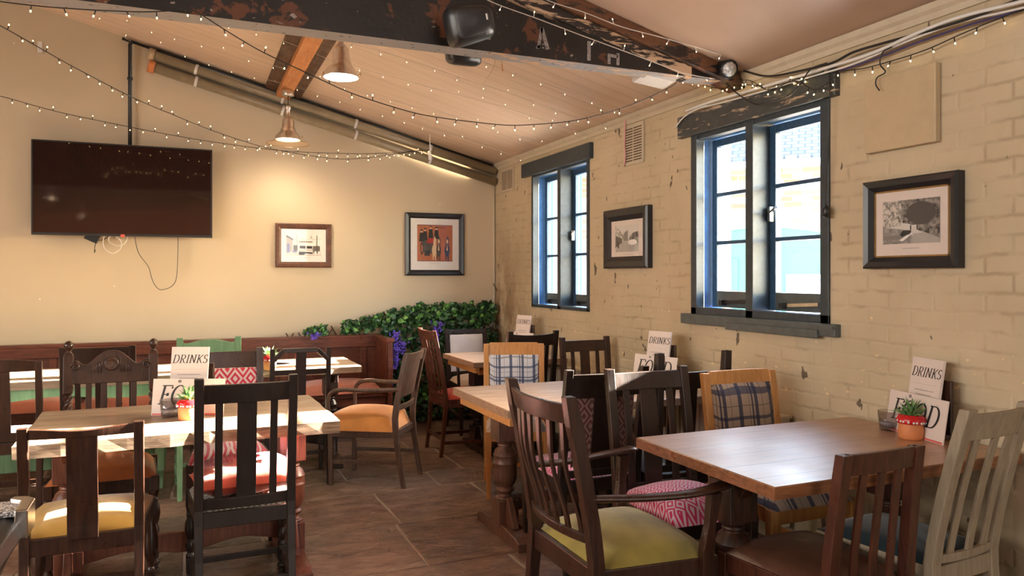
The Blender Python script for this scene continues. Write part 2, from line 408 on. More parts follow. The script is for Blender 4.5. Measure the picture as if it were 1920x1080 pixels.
def plaster_mat():
    n = NT('cream_plaster'); co = n.co()
    c = n.ramp(n.noise(co, .9, 4), [(.3, (.50, .415, .295)), (.7, (.57, .48, .35))])
    # paint chips
    d = n.vor(n.map(co, (1, 1, 1)), 5.5); r = n.vor(co, 5.5, 'F1', 'Color')
    rs = n.sep(r); chip = n.math('MULTIPLY', n.math('LESS_THAN', n.math('ADD', d, n.math('MULTIPLY', n.noise(co, 70), .05)), .058), n.math('GREATER_THAN', rs[0], .66))
    c = n.mix(chip, c, (.86, .78, .66))
    return n.set(c, .75, 0, n.bump(n.noise(co, 45, 3), .08, .004), .25)
M['plaster'] = plaster_mat()
def brick_mat():
    n = NT('painted_brick'); co = n.co(); s = n.sep(co)
    wob = n.math('ADD', n.math('MULTIPLY', n.math('SUBTRACT', n.noise(co, 2.3, 2), .5), .035), n.math('MULTIPLY', n.math('SUBTRACT', n.noise(co, 19, 3), .5), .016))
    v = n.comb(s[1], n.math('ADD', s[2], wob), 0)
    b = n.new('ShaderNodeTexBrick'); n.put(b.inputs['Vector'], v); b.inputs['Scale'].default_value = 1
    b.inputs['Brick Width'].default_value = .225; b.inputs['Row Height'].default_value = .075; b.inputs['Mortar Size'].default_value = .013
    b.inputs['Mortar Smooth'].default_value = 1; b.inputs['Bias'].default_value = 0
    big = n.noise(co, 1.3, 5, .6)
    c = n.ramp(big, [(.3, (.42, .335, .215)), (.68, (.535, .44, .30))])
    c = n.mix(n.ramp(n.noise(co, 9, 6, .7), [(.66, 0), (.76, .55)]), c, (.28, .19, .10))
    # damp brown staining near the far corner
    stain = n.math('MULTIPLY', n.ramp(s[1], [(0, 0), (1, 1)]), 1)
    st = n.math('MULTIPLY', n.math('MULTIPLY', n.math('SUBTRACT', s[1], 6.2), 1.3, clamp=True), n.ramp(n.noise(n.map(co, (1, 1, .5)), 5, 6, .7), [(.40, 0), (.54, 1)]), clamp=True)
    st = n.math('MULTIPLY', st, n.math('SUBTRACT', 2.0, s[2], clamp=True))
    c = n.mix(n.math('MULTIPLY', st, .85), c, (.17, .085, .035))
    low = n.math('MULTIPLY', n.math('SUBTRACT', .78, s[2], clamp=True), 1.5, clamp=True)
    c = n.mix(n.math('MULTIPLY', low, .55), c, (.26, .205, .12))
    # flaked paint spots, more of them low on the wall
    dens = n.ramp(n.noise(co, 16, 4, .6), [(.0, 0), (1, 1)])
    thr = n.math('ADD', .665, n.math('MULTIPLY', n.math('ABSOLUTE', n.math('SUBTRACT', s[2], .85)), .12))
    flake = n.math('GREATER_THAN', n.noise(n.map(co, (1, .7, 1.3)), 21, 3, .6), thr)
    c = n.mix(n.math('MULTIPLY', flake, n.math('LESS_THAN', s[2], 1.25)), c, (.74, .56, .31))
    hole = n.math('GREATER_THAN', n.noise(n.map(co, (1, 1, .6), loc=(3, 1, 7)), 17, 2, .5), .715)
    c = n.mix(n.math('MULTIPLY', hole, .85), c, (.07, .045, .03))
    red = n.math('GREATER_THAN', n.noise(n.map(co, (1, .5, 1.6), loc=(9, 2, 3)), 11, 4, .6), .735)
    c = n.mix(n.math('MULTIPLY', red, n.math('MULTIPLY', n.math('GREATER_THAN', s[2], 1.3), .55)), c, (.50, .16, .06))
    crack = n.math('MULTIPLY', b.outputs['Fac'], n.ramp(n.noise(co, 6, 3), [(.48, 0), (.66, .4)]))
    c = n.mix(crack, c, (.22, .15, .08))
    pt = n.ramp(n.noise(co, 3.1, 3), [(.35, .18), (.65, 1)])
    h = n.math('ADD', n.math('MULTIPLY', n.math('MULTIPLY', n.math('SUBTRACT', 1, b.outputs['Fac']), pt), .42), n.math('ADD', n.math('MULTIPLY', n.noise(co, 14, 6, .6), .75), n.math('MULTIPLY', n.noise(co, 4.5, 3), 1.3)))
    return n.set(c, .55, 0, n.bump(h, .55, .011), .4)
M['brick'] = brick_mat()
def ceil_mat():
    n = NT('boarded_ceiling'); s = n.sep(n.co())
    fr = n.math('FRACT', n.math('DIVIDE', s[1], .128)); g = n.math('LESS_THAN', fr, .05)
    c = n.ramp(n.noise(n.map(n.co(), (.6, 6, 1)), 1.5, 3), [(.3, (.60, .455, .34)), (.7, (.67, .52, .40))])
    c = n.mix(n.math('MULTIPLY', g, .55), c, (.34, .22, .14))
    return n.set(c, .55, 0, n.bump(n.math('SUBTRACT', 1, g), .4, .004), .3)
M['boards'] = ceil_mat()
M['plasterboard'] = plain('pinkish_plasterboard', (.47, .335, .25), .4, var=.05, scale=3)

# windows in the right wall: (y0, y1, z0, z1)
WIN = {1: (5.24, 6.32, 1.14, 2.35), 2: (2.81, 3.92, 1.185, 2.31)}
g = G(); T = .30
ycuts = [-5.1, WIN[2][0], WIN[2][1], WIN[1][0], WIN[1][1], WY+.1]
for i in range(5):
    a, b = ycuts[i], ycuts[i+1]
    if i in (1, 3):
        w = WIN[2 if i == 1 else 1]
        g.span((WX, a, -.05), (WX+T, b, w[2]), 'brick'); g.span((WX, a, w[3]), (WX+T, b, 2.75), 'brick')
    else: g.span((WX, a, -.05), (WX+T, b, 2.75), 'brick')
struct(g.obj('wall_right'), 'cream painted brick wall with two blue-framed windows and flaking paint', 'wall')
g = G(); g.prism([(-4.6, -.05), (WX, -.05), (WX, 2.6), (-4.6, ceilz(-4.6)+.03)], .1, 'plaster', lambda u, v, w: (u, WY+w, v))
struct(g.obj('wall_back'), 'smooth cream plaster wall behind the television', 'wall')
g = G(); g.span((-4.6, -5.1, -.05), (-4.5, WY, 4.6), 'plaster'); struct(g.obj('wall_left'), 'cream plaster wall on the left side', 'wall')
g = G(); g.prism([(-4.6, -.05), (WX, -.05), (WX, 2.6), (-4.6, ceilz(-4.6)+.03)], .1, 'plaster', lambda u, v, w: (u, -5.1-w, v))
struct(g.obj('wall_rear'), 'cream plaster wall behind the viewer', 'wall')
def slab_ceiling(name, y0, y1, mat, label):
    g = G(); g.prism([(-4.6, ceilz(-4.6)), (WX+.3, ceilz(WX+.3)), (WX+.3, ceilz(WX+.3)+.12), (-4.6, ceilz(-4.6)+.12)], y1-y0, mat, lambda u, v, w: (u, y0+w, v))
    struct(g.obj(name), label, 'ceiling')
slab_ceiling('ceiling', 3.5, WY+.1, 'boards', 'sloping pinkish cream boarded ceiling beyond the black tie beam')
slab_ceiling('ceiling', -5.2, 3.5, 'plasterboard', 'plain pinkish plasterboard ceiling this side of the black tie beam')
g = G(); g.prism([(0, 2.505), (.012, 2.505), (.016, 2.53), (.03, 2.545), (.034, 2.57), (0, 2.58)], 12.3, 'cream_paint', lambda u, v, w: (WX-u, -5.1+w, v))
struct(g.obj('trim_1'), 'cream cornice board along the top of the brick wall', 'trim')
g = G(); g.tube([(WX-.012, WY-.012, .0), (WX-.012, WY-.012, 2.45)], .009, 'cream_paint')
struct(g.obj('trim_2'), 'thin cream pipe down the corner of the walls', 'trim')

def worn_paint(name, c, bare, thr=.6, rough=.4, st=(1, 3, 9)):
    n = NT(name); co = n.co()
    k = n.ramp(n.noise(n.map(co, st), 4.5, 8, .68, .4), [(thr, 0), (thr+.03, 1)])
    cc = n.mix(k, n.ramp(n.noise(co, 20), [(.3, tuple(x*.8 for x in c)), (.7, tuple(x*1.2 for x in c))]), bare)
    return n.set(cc, rough, 0, n.bump(n.math('ADD', n.noise(co, 60, 3), n.math('MULTIPLY', k, -2)), .3, .003))
M['lintel_worn'] = worn_paint('flaking_slate_paint', (.042, .048, .050), (.42, .31, .22), .585, .4, (1, 1.2, 8))
M['sill_worn'] = worn_paint('chipped_slate_paint', (.075, .085, .082), (.02, .015, .013), .66, .45, (3, 3, 3))
def glass_mat():
    n = NT('window_glass'); tr = n.new('ShaderNodeBsdfTransparent'); gl = n.new('ShaderNodeBsdfGlossy'); gl.inputs['Roughness'].default_value = .03
    mx = n.new('ShaderNodeMixShader'); lw = n.new('ShaderNodeLayerWeight'); lw.inputs[0].default_value = .5
    n.t.links.new(n.math('MULTIPLY_ADD', n.math('POWER', lw.outputs['Facing'], 4), .55, .025), mx.inputs[0]); n.t.links.new(tr.outputs[0], mx.inputs[1]); n.t.links.new(gl.outputs[0], mx.inputs[2])
    n.t.links.new(mx.outputs[0], n.out.inputs[0]); n.t.nodes.remove(n.b); return n.m
M['glass'] = glass_mat()

def window(num, lintel_y, lintel_z, sill):
    y0, y1, z0, z1 = WIN[num]; root = thing('window_%d' % num, None, None, (WX, (y0+y1)/2, z0)); struct(root, ['', 'narrow far window with dark slate lintel and blue casements', 'wide nearer window with worn slate lintel, looking onto a green shed'][num], 'window')
    inv = Matrix.Translation((-WX, -(y0+y1)/2, -z0)); ym = (y0+y1)/2+(.02 if num == 2 else -.02)
    f = .055 if num == 2 else .035; g = G(); fx0, fx1 = WX-.012, WX+.05
    for a, b in ((y0, y0+f), (y1-f, y1)): g.span((fx0, a, z0), (fx1, b, z1), 'grey_blue')
    g.span((fx0, ym-.03, z0), (fx1+.1, ym+.03, z1), 'grey_blue')
    g.span((fx0, y0, z0), (fx1, y1, z0+f*.8), 'grey_blue'); g.span((fx0+.004, y0, z1-f*.8), (fx1, y1, z1), 'grey_blue')
    # deep boxed reveal, slate-blue paint with skylight's blue put into its colour
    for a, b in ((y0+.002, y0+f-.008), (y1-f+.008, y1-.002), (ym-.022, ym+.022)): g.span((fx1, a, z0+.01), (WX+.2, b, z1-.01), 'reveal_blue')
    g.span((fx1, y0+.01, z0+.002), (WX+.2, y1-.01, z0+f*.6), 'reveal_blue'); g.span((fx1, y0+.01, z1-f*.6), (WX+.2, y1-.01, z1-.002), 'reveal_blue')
    g.obj('frame', root, .003, xf=inv)
    gx = WX+.13
    for k, (a, b) in enumerate(((y0+f, ym-.03), (ym+.03, y1-f))):
        g = G(); s = .045; zb = z0+f*.8; zt = z1-f*.8; br = .10
        g.span((gx-.02, a, zb), (gx+.02, a+s, zt), 'casement'); g.span((gx-.02, b-s, zb), (gx+.02, b, zt), 'casement')
        g.span((gx-.02, a+s, zb), (gx+.02, b-s, zb+br), 'sill_worn'); g.span((gx-.02, a+s, zt-s), (gx+.02, b-s, zt), 'casement')
        for t in (1/3, 2/3):
            z = zb+br+(zt-s-zb-br)*t; g.span((gx-.016, a+s, z-.011), (gx+.016, b-s, z+.011), 'casement')
        c = g.obj('casement', root, .002, xf=inv)
        g = G(); g.span((gx-.002, a+s, zb+br), (gx+.002, b-s, zt-s), 'glass'); g.obj('pane', c, xf=inv)
        g = G(); yl = a+.12; g.bar((gx-.03, b-.10, zb+.03), (gx-.05, a+.10, zb+.045), .012, .018, 'chrome' if num == 2 and k == 0 else 'black_plastic'); g.box((gx-.035, b-.12, zb+.03), (.04, .03, .03), 'black_plastic')
        tag(g.obj('casement_stay', c, xf=inv), 'metal stay bar lying along the bottom of the casement')
    g = G(); zc = (z0+z1)/2+.02; yc = ym-.035
    g.box((WX+.095, yc-.02, zc), (.03, .02, .08), 'chrome'); g.bar((WX+.08, yc-.02, zc), (WX+.05, yc-.11, zc+.03), .014, .014, 'chrome')
    tag(g.obj('window_latch', root, xf=inv), 'pale metal latch')
    g = G(); g.span((WX-.035, *([lintel_y[0], lintel_z[0]])), (WX+.01, lintel_y[1], lintel_z[1]), 'lintel_worn' if num == 2 else 'grey_blue')
    tag(g.obj('lintel', root, .004, xf=inv), 'dark slate painted lintel board')
    if sill:
        g = G(); g.span((WX-.04, sill[0], sill[2]), (WX+.01, sill[1], sill[3]), 'sill_worn'); g.span((WX-.055, sill[0]+.10, sill[2]-.012), (WX-.035, sill[1]-.45, sill[2]+.03), 'sill_worn')
        tag(g.obj('window_sill', root, .004, xf=inv), 'chipped slate painted sill board')
window(1, (5.18, 6.50), (2.34, 2.465), None)
window(2, (2.75, 4.03), (2.295, 2.43), (2.745, 3.99, 1.125, 1.187))

# outside the windows: yard, brick building with slate roof, green shed
g = G(); g.span((WX+.3, -6, -.3), (60, 40, -.2), plain('yard_concrete', (.35, .33, .31), .9)); struct(g.obj('ground'), 'pale paved yard outside the windows', 'ground')
n = NT('weathered_brick'); b = n.new('ShaderNodeTexBrick'); s = n.sep(n.co()); n.put(b.inputs['Vector'], n.comb(s[0], s[2], 0)); b.inputs['Scale'].default_value = 1
b.inputs['Brick Width'].default_value = .34; b.inputs['Row Height'].default_value = .11; b.inputs['Mortar Size'].default_value = .01
n.put(b.inputs['Color1'], (.19, .075, .05)); n.put(b.inputs['Color2'], (.27, .19, .15)); n.put(b.inputs['Mortar'], (.27, .24, .21))
M['brick_out'] = n.set(b.outputs[0], .9)
n = NT('slate_tiles'); s = n.sep(n.co()); b = n.new('ShaderNodeTexBrick'); n.put(b.inputs['Vector'], n.comb(s[0], n.math('MULTIPLY', s[1], 1.2), 0)); b.inputs['Scale'].default_value = 1
b.inputs['Brick Width'].default_value = .24; b.inputs['Row Height'].default_value = .16; b.inputs['Mortar Size'].default_value = .02
n.put(b.inputs['Color1'], (.045, .055, .075)); n.put(b.inputs['Color2'], (.085, .098, .125)); n.put(b.inputs['Mortar'], (.02, .024, .032))
M['slates'] = n.set(b.outputs[0], .8)
n = NT('mint_boards'); s = n.sep(n.co()); g_ = n.math('LESS_THAN', n.math('FRACT', n.math('DIVIDE', s[0], .16)), .07)
M['mint'] = n.set(n.mix(n.math('MULTIPLY', g_, .35), (.010, .115, .075), (.004, .05, .033)), .6)
house = thing('brick_building', 'pale red brick building with slate roof seen through the windows', 'building', (9.5, 12.5, -.55), R(-45))
g = G(); g.span((-7, 0, 0), (7, 4, 4.15), 'brick_out'); g.obj('wall', house)
g = G(); g.prism([(-.5, 4.1), (-.5, 4.2), (4, 7.0), (4, 6.8)], 14.6, 'slates', lambda u, v, w: (-7.3+w, u, v)); g.obj('roof', house)
g = G(); g.span((-7.3, -.58, 4.02), (7.3, -.48, 4.15), 'white_plastic'); tag(g.obj('gutter', house), 'white gutter')
for x in (-5.2, -2.4):
    g = G(); g.span((x-.5, -.04, 1.0), (x+.5, .02, 2.3), 'white_plastic'); g.obj('window', house)
shed = thing('green_shed', 'mint green boarded shed with curved roof in the yard', 'shed', (8.1, 9.2, -.2), R(-45))
pts = [(-1.9, 0), (1.9, 0), (1.9, 1.95)]+[(1.9-3.8*i/12, 1.95+.42*math.sin(math.pi*i/12)) for i in range(1, 12)]+[(-1.9, 1.95)]
g = G(); g.prism(pts, 1.8, 'mint', lambda u, v, w: (u, w, v)); g.obj('wall', shed)
g = G(); pr = [(1.95-3.9*i/12, 1.94+.425*math.sin(math.pi*i/12)) for i in range(13)]; g.prism(pr+[(x, z+.05) for x, z in reversed(pr)], 2.0, plain('mint_roof', (.08, .25, .19), .6), lambda u, v, w: (u, -.03+w, v)); g.obj('roof', shed)
g = G(); g.span((-1.15, -.03, .15), (-.35, 0, 1.9), 'mint'); g.span((-1.05, -.045, 1.1), (-.45, -.03, 1.7), 'white_plastic'); g.obj('door', shed, .01)
g = G(); g.span((.35, -.03, .75), (.85, 0, 1.65), 'white_plastic'); g.span((.3, -.05, .7), (.9, .0, .75), 'mint'); g.obj('window', shed)
g = G(); c = Vector((1.35, -.02, 1.35))
for k in range(3): a = R(60*k+10); g.bar(c-Vector((math.cos(a), 0, math.sin(a)))*.13, c+Vector((math.cos(a), 0, math.sin(a)))*.13, .03, .05, 'white_plastic', (0, 1, 0))
tag(g.obj('snowflake', shed), 'white snowflake decoration')
# ---------------------------------------------------------------- overhead timber, pipes, lamps
n = NT('flaking_black_beam'); co = n.co()
k1 = n.ramp(n.noise(n.map(co, (1, 1, 1)), 7.5, 7, .62, .3), [(.57, 0), (.60, 1)])
k2 = n.math('MULTIPLY', n.ramp(n.noise(n.map(co, (1, 1, 1.4), loc=(4, 2, 9)), 11, 5, .6), [(.65, 0), (.67, 1)]), 1)
c = n.mix(k1, n.ramp(n.noise(co, 3), [(.3, (.007, .006, .006)), (.7, (.017, .013, .012))]), (.115, .040, .018))
c = n.mix(k2, c, (.30, .25, .22))
M['beam_black'] = n.set(c, .38, 0, n.bump(n.noise(co, 40, 4), .3, .004), .5)
n = NT('scuffed_grey_underside'); co = n.co(); s = n.sep(co)
k = n.ramp(n.noise(n.map(co, (1.5, 4, 4)), 5, 8, .7), [(.52, 0), (.56, 1)]); zone = n.math('MULTIPLY', n.math('SUBTRACT', s[0], 1.1, clamp=True), 4, clamp=True)
c = n.mix(n.ramp(n.noise(co, 32, 3), [(.64, 0), (.68, 1)]), (.27, .265, .27), (.03, .03, .03))
c = n.mix(n.math('MULTIPLY', k, zone), c, (.55, .33, .19))
M['beam_under'] = n.set(c, .5, 0, n.bump(k, .3, .004), .4)
M['rafter_brown'] = worn_paint('brown_stripped_rafter', (.13, .052, .022), (.018, .010, .008), .50, .45, (1.2, 5, 5))
M['rafter_pale'] = worn_paint('peeling_cream_rafter', (.020, .012, .010), (.50, .33, .21), .50, .5, (1.2, 5, 7))
BY0, BY1, BZ0, BZ1 = 3.46, 3.58, 2.522, 2.715
tb = thing('tie_beam', 'long black horizontal tie beam with flaking paint across the ceiling', 'beam', (0, 3.52, BZ0))
inv = Matrix.Translation((0, -3.52, -BZ0))
g = G(); vs = [(-4.5, BY0, BZ0), (WX, BY0, BZ0), (-4.5, BY1, BZ0), (WX, BY1, BZ0), (-4.5, BY0, BZ1), (WX, BY0, BZ1), (-4.5, BY1, BZ1), (WX, BY1, BZ1)]
g.add(vs, [(0,1,5,4),(2,3,7,6),(4,5,7,6),(0,2,6,4),(1,3,7,5)], 'beam_black'); g.add(vs[:4], [(0,1,3,2)], 'beam_under'); g.obj('beam_body', tb, xf=inv)
tp = plain('torn_tape_residue', (.26, .23, .22), .6, var=.5, scale=90)
def mark(strokes, x0, z0, h):
    g = G()
    for a, b, c_, d, w in strokes: g.bar((x0+a*h, BY0-.0008, z0+b*h), (x0+c_*h, BY0-.0008, z0+d*h), w*h, .0014, tp, (0, 1, 0))
    tag(g.obj('tape_mark', tb, xf=inv), 'torn grey tape letter left on the beam')
mark([(0, 0, .18, 1, .16), (.18, 1, .5, 0, .2), (-.1, .0, .1, .1, .12)], 1.62, 2.57, .105)
mark([(0, 0, 0, 1, .2)], 1.91, 2.54, .10); mark([(0, 0, 0, .6, .2), (.05, .5, .6, .5, .18), (.6, 0, .6, .7, .2)], 2.03, 2.535, .09)
mark([(0, 0, 0, .7, .25), (0, .7, .3, .4, .25)], 1.35, 2.58, .09)
rf = thing('roof_rafter', 'brown and black peeling rafter rising along the ceiling above the tie beam', 'rafter', (0, 3.5, 2.6))
inv = Matrix.Translation((0, -3.5, -2.6))
def sloped(g, x0, x1, y0, y1, o0, o1, mat):
    g.prism([(x0, ceilz(x0)-o1), (x1, ceilz(x1)-o1), (x1, ceilz(x1)-o0), (x0, ceilz(x0)-o0)], y1-y0, mat, lambda u, v, w: (u, y0+w, v))
g = G(); sloped(g, -4.5, WX, 3.43, 3.57, .0, .085, 'rafter_brown'); g.obj('upper_timber', rf, .004, xf=inv)
g = G(); sloped(g, -4.5, 2.55, 3.45, 3.56, .087, .15, 'rafter_pale'); tag(g.obj('lower_timber', rf, .004, xf=inv), 'peeling dark and cream lower timber')
g = G(); g.prism([(-4.4, BZ1), (2.1, BZ1), (-4.4, ceilz(-4.4)-.151)], .05, 'beam_black', lambda u, v, w: (u, 3.49+w, v)); tag(g.obj('infill_board', rf, xf=inv), 'black infill board between beam and rafter')
pu = thing('ceiling_purlin', 'short orange and brown exposed timber under the boarded ceiling beside the pendants', 'beam', (.79, 5.4, 3.05))
inv = Matrix.Translation((-.79, -5.4, -3.05))
M['orange_wood'] = wood('raw_orange_timber', (.40, .15, .05), (.62, .27, .10), .55, (12, 1.5, 12)); M['old_brown'] = wood('old_brown_board', (.04, .022, .014), (.14, .075, .045), .6, (12, 1.5, 12))
g = G(); sloped(g, .64, .94, 3.6, WY-.01, .0, .035, 'old_brown'); tag(g.obj('backing_board', pu, xf=inv), 'dark brown backing board')
g = G(); sloped(g, .73, .84, 3.6, WY-.01, .036, .085, 'orange_wood'); tag(g.obj('timber', pu, .003, xf=inv), 'raw orange timber')
for o, nm, lb in ((.085, 'pipe', 'upper of the two beige pipes running under the ceiling slope on the television wall'), (.19, 'pipe', 'lower of the two beige pipes running under the ceiling slope on the television wall')):
    t = thing(nm, lb, 'pipe', (1.3, 7.18, ceilz(1.3)-o)); g = G(); a = Vector((-.29, 7.19, ceilz(-.29)-o)); b = Vector((WX-.02, 7.19, ceilz(WX-.02)-o))
    inv = Matrix.Translation(-t.location); g.tube([a, b], .042, plain('beige_pipe', (.26, .21, .135), .35), 16); g.obj('pipe_run', t, xf=inv)
    g = G(); d = (b-a).normalized(); g.tube([a-d*.03, a+d*.02], .052, 'terracotta' if o > .1 else 'panel_beige', 16); tag(g.obj('end_cap', t, xf=inv), 'round end cap')
    for q in (.11, .34, .55, .78):
        p = a+(b-a)*q+Vector((0, -.005, 0)); g = G(); g.tube([p-d*.012, p+d*.012], .047, 'white_plastic', 16); tag(g.obj('clip', t, xf=inv), 'pale pipe clip')
g = G(); a = Vector((-.52, 7.2, ceilz(-.52)-.03)); g.tube([a, Vector((1.2, 7.2, ceilz(1.2)-.03)), Vector((WX-.05, 7.2, ceilz(WX-.05)-.03))], .013, 'black_plastic', 8)
tag(g.obj('cable_conduit', None), 'black conduit tucked along the top of the television wall under the boards', 'conduit')

M['bulb_glow'] = NT('lamp_bulb').set((1, 1, 1), emis=(1, .84, .62), es=45)
n = NT('lamp_glass_skirt'); n.b.inputs['Transmission Weight'].default_value = .0; M['skirt'] = None
tr = n.new('ShaderNodeBsdfTransparent'); n.put(tr.inputs[0], (.95, .88, .80)); gl = n.new('ShaderNodeBsdfGlossy'); n.put(gl.inputs[0], (1, .93, .85)); gl.inputs['Roughness'].default_value = .15
mx = n.new('ShaderNodeMixShader'); mx.inputs[0].default_value = .3; n.t.links.new(tr.outputs[0], mx.inputs[1]); n.t.links.new(gl.outputs[0], mx.inputs[2]); n.t.links.new(mx.outputs[0], n.out.inputs[0]); n.t.nodes.remove(n.b); M['skirt'] = n.m
M['shade_in'] = plain('white_shade_lining', (.85, .80, .74), .4)
def pendant(loc, rim, label, power, skirt=True, group=None):
    x, y = loc; top = ceilz(x)-.085 if abs(x-.79) < .1 else ceilz(x); L = top-rim
    t = thing('pendant_lamp', label, 'pendant lamp', (x, y, rim), group=group)
    g = G(); g.lathe([(.05, L-.055), (.052, L-.05), (.052, L-.005), (.03, L)], (0, 0, 0), 'lampmetal', 24); g.obj('canopy', t)
    g = G(); g.tube([(0, 0, L-.05), (0, 0, .30)], .004, 'black_plastic'); g.obj('cord', t)
    g = G(); g.lathe([(.016, .30), (.026, .298), (.026, .27), (.017, .265), (.017, .20), (.032, .195), (.048, .175), (.052, .155), (.052, .105), (.060, .098), (.063, .085), (.064, .075), (.078, .060), (.094, .040), (.106, .008), (.108, 0), (.104, .001)], (0, 0, 0), 'lampmetal', 40, cap=False)
    g.lathe([(.0, .10), (.048, .098), (.058, .072), (.088, .038), (.103, .002)], (0, 0, 0), 'shade_in', 40, cap=False); g.obj('lamp_shade', t)
    g = G(); g.lathe([(.012, .10), (.016, .085), (.024, .065), (.034, .045), (.036, .027), (.030, .010), (.016, -.002), (.0, -.005)], (0, 0, 0), 'bulb_glow', 20); g.obj('bulb', t)
    g = G()
    for k in range(3):
        a = R(90*k*1.33+15); u = Vector((math.cos(a), math.sin(a), 0)); g.tube([u*.10+Vector((0,0,.02)), u*.125+Vector((0,0,.045)), u*.135+Vector((0,0,.03)), u*.128+Vector((0,0,.055))], .0025, 'brass', 5)
    tag(g.obj('clips', t), 'small brass wire clips around the rim')
    if skirt:
        g = G(); g.lathe([(.075, .012), (.12, -.004), (.158, -.022), (.185, -.03), (.186, -.033), (.158, -.026), (.118, -.008), (.075, .008)], (0, 0, 0), 'skirt', 48, cap=False); tag(g.obj('glass_skirt', t), 'wide clear glass skirt')
    l = light('pendant_light', 'SPOT', (x, y, rim-.02), power, (1, .78, .52), .04); l.data.spot_size = R(150); l.data.spot_blend = .8; l.data.shadow_soft_size = .045
    return t
pendant((.85, 4.64), 2.625, 'brushed steel pendant lamp right behind the black tie beam, the nearer one', 22, False)
pendant((.79, 6.80), 2.60, 'brushed steel pendant lamp with glass skirt near the television wall', 13)
pendant((-1.95, .67), 2.62, 'brushed steel pendant lamp behind the viewer', 30); pendant((-1.95, -3.0), 2.62, 'brushed steel pendant lamp at the rear of the room', 30)

# speakers, access point, spotlight on the beam
def speaker(name, label, c, rot, s):
    t = thing(name, label, 'speaker', c); t.rotation_euler = rot; g = G()
    W_, H_, D_ = .115*s, .085*s, .075*s
    def prof(k):  # rounded box outline, narrower towards the grille edges
        f = [(0, .80), (.25, .97), (.55, 1.0), (.82, .93), (.95, .80), (1, .70)][k]; return -D_+2*D_*f[0], f[1]
    rings = []
    for k in range(6):
        y, f = prof(k); r = []
        for i in range(32):
            a = 2*math.pi*i/32; ca, sa = math.cos(a), math.sin(a); e = .42
            r.append((W_*f*math.copysign(abs(ca)**e, ca), -y, H_*f*math.copysign(abs(sa)**e, sa)*(1-.16*math.copysign(abs(ca)**e, ca))))
        rings.append(r)
    vs = [v for r in rings for v in r]; g.add(vs, [tuple(range(32))]+[(k*32+i, k*32+(i+1) % 32, (k+1)*32+(i+1) % 32, (k+1)*32+i) for k in range(5) for i in range(32)], 'black_plastic', True)
    g.obj('speaker_body', t)
    g = G(); g.add([(x*1.0, -D_*1.0-.001, z*1.0) for x, y, z in [(v[0], v[1], v[2]) for v in rings[5]]]+[(x*.88, -D_*1.0-.014, z*.86) for x, y, z in rings[5]], [tuple(range(32, 64))]+[(i, (i+1) % 32, 32+(i+1) % 32, 32+i) for i in range(32)], plain('speaker_mesh', (.03, .03, .034), .5, bump=.4), True); g.obj('grille', t)
    g = G(); g.box((W_*.55, -D_-.016, .012), (.007, .004, .026), 'white_plastic'); tag(g.obj('badge', t), 'tiny pale badge')
    g = G(); g.tube([(0, D_*.9, 0), (.0, D_+.05, .01)], .014, 'black_plastic', 10); g.obj('bracket', t); return t
c = onY(880, 47, 3.30); speaker('loudspeaker', 'black loudspeaker tilted down, mounted on the near face of the tie beam', c, (R(8), R(-14), R(-8)), 1.0)
c = onY(868, 98, 3.68); speaker('loudspeaker', 'black loudspeaker mostly hidden behind the tie beam, only its lower edge showing', c, (R(-10), R(8), R(180)), .8)
t = thing('wireless_access_point', 'white slab-shaped wireless access point hanging under the beam end by the big window', 'router', onY(1226, 147, 3.60)); t.rotation_euler = (R(0), R(10), R(-12))
g = G(); g.prism([(-.10, -.014), (-.09, -.022), (.09, -.022), (.10, -.014), (.10, .012), (.09, .018), (-.09, .018), (-.10, .012)], .17, 'white_plastic', lambda u, v, w: (u, w-.085, v)); g.obj('case', t, .004)
g = G(); g.add([(-.066, -.0865, -.008), (-.054, -.0865, -.008), (-.06, -.0865, .008)], [(0, 1, 2)], 'ink_grey'); tag(g.obj('logo', t), 'small dark triangular mark')
t = thing('disco_spotlight', 'round black spotlight with silver faceted lens at the end of the beam', 'spotlight', onY(1366, 130, 3.38)); t.rotation_euler = (0, 0, R(-15))
g = G(); ax = Vector((.15, -1, -.35)); g.lathe([(.02, -.11), (.045, -.10), (.05, 0), (.053, .01), (.046, .012)], (0, 0, 0), 'black_plastic', 24, ax, cap=False); g.obj('housing', t)
g = G(); g.lathe([(.046, .006), (.038, .02), (.02, .03), (0, .033)], (0, 0, 0), plain('faceted_lens', (.75, .78, .8), .08, .9, var=.5, scale=60, bump=.6), 12, ax, smooth=False); g.obj('lens', t)
g = G(); g.tube([(0, .05, .03), (0, .08, .09), (0, .06, .16)], .012, 'black_plastic'); g.obj('bracket', t)
g = G(); p = onCeil(941, 112, .0); g.tube([p, p+Vector((0, 0, -.03))], .0015, 'brass'); g.bar(p+Vector((0, 0, -.03)), p+Vector((.006, 0, -.075)), .007, .004, 'orange_wood')
tag(g.obj('hanging_tag', None), 'small orange sliver hanging from the boards right of the speakers', 'tag')
g = G(); q = [onCeil(928, 110, .01), onCeil(926, 125, .06), onCeil(918, 140, .08), onCeil(906, 158, .06)]; g.tube(spline(q), .0018, 'brass', 5)
tag(g.obj('loose_wire', None), 'thin brown wire dangling from the boarded ceiling', 'wire')

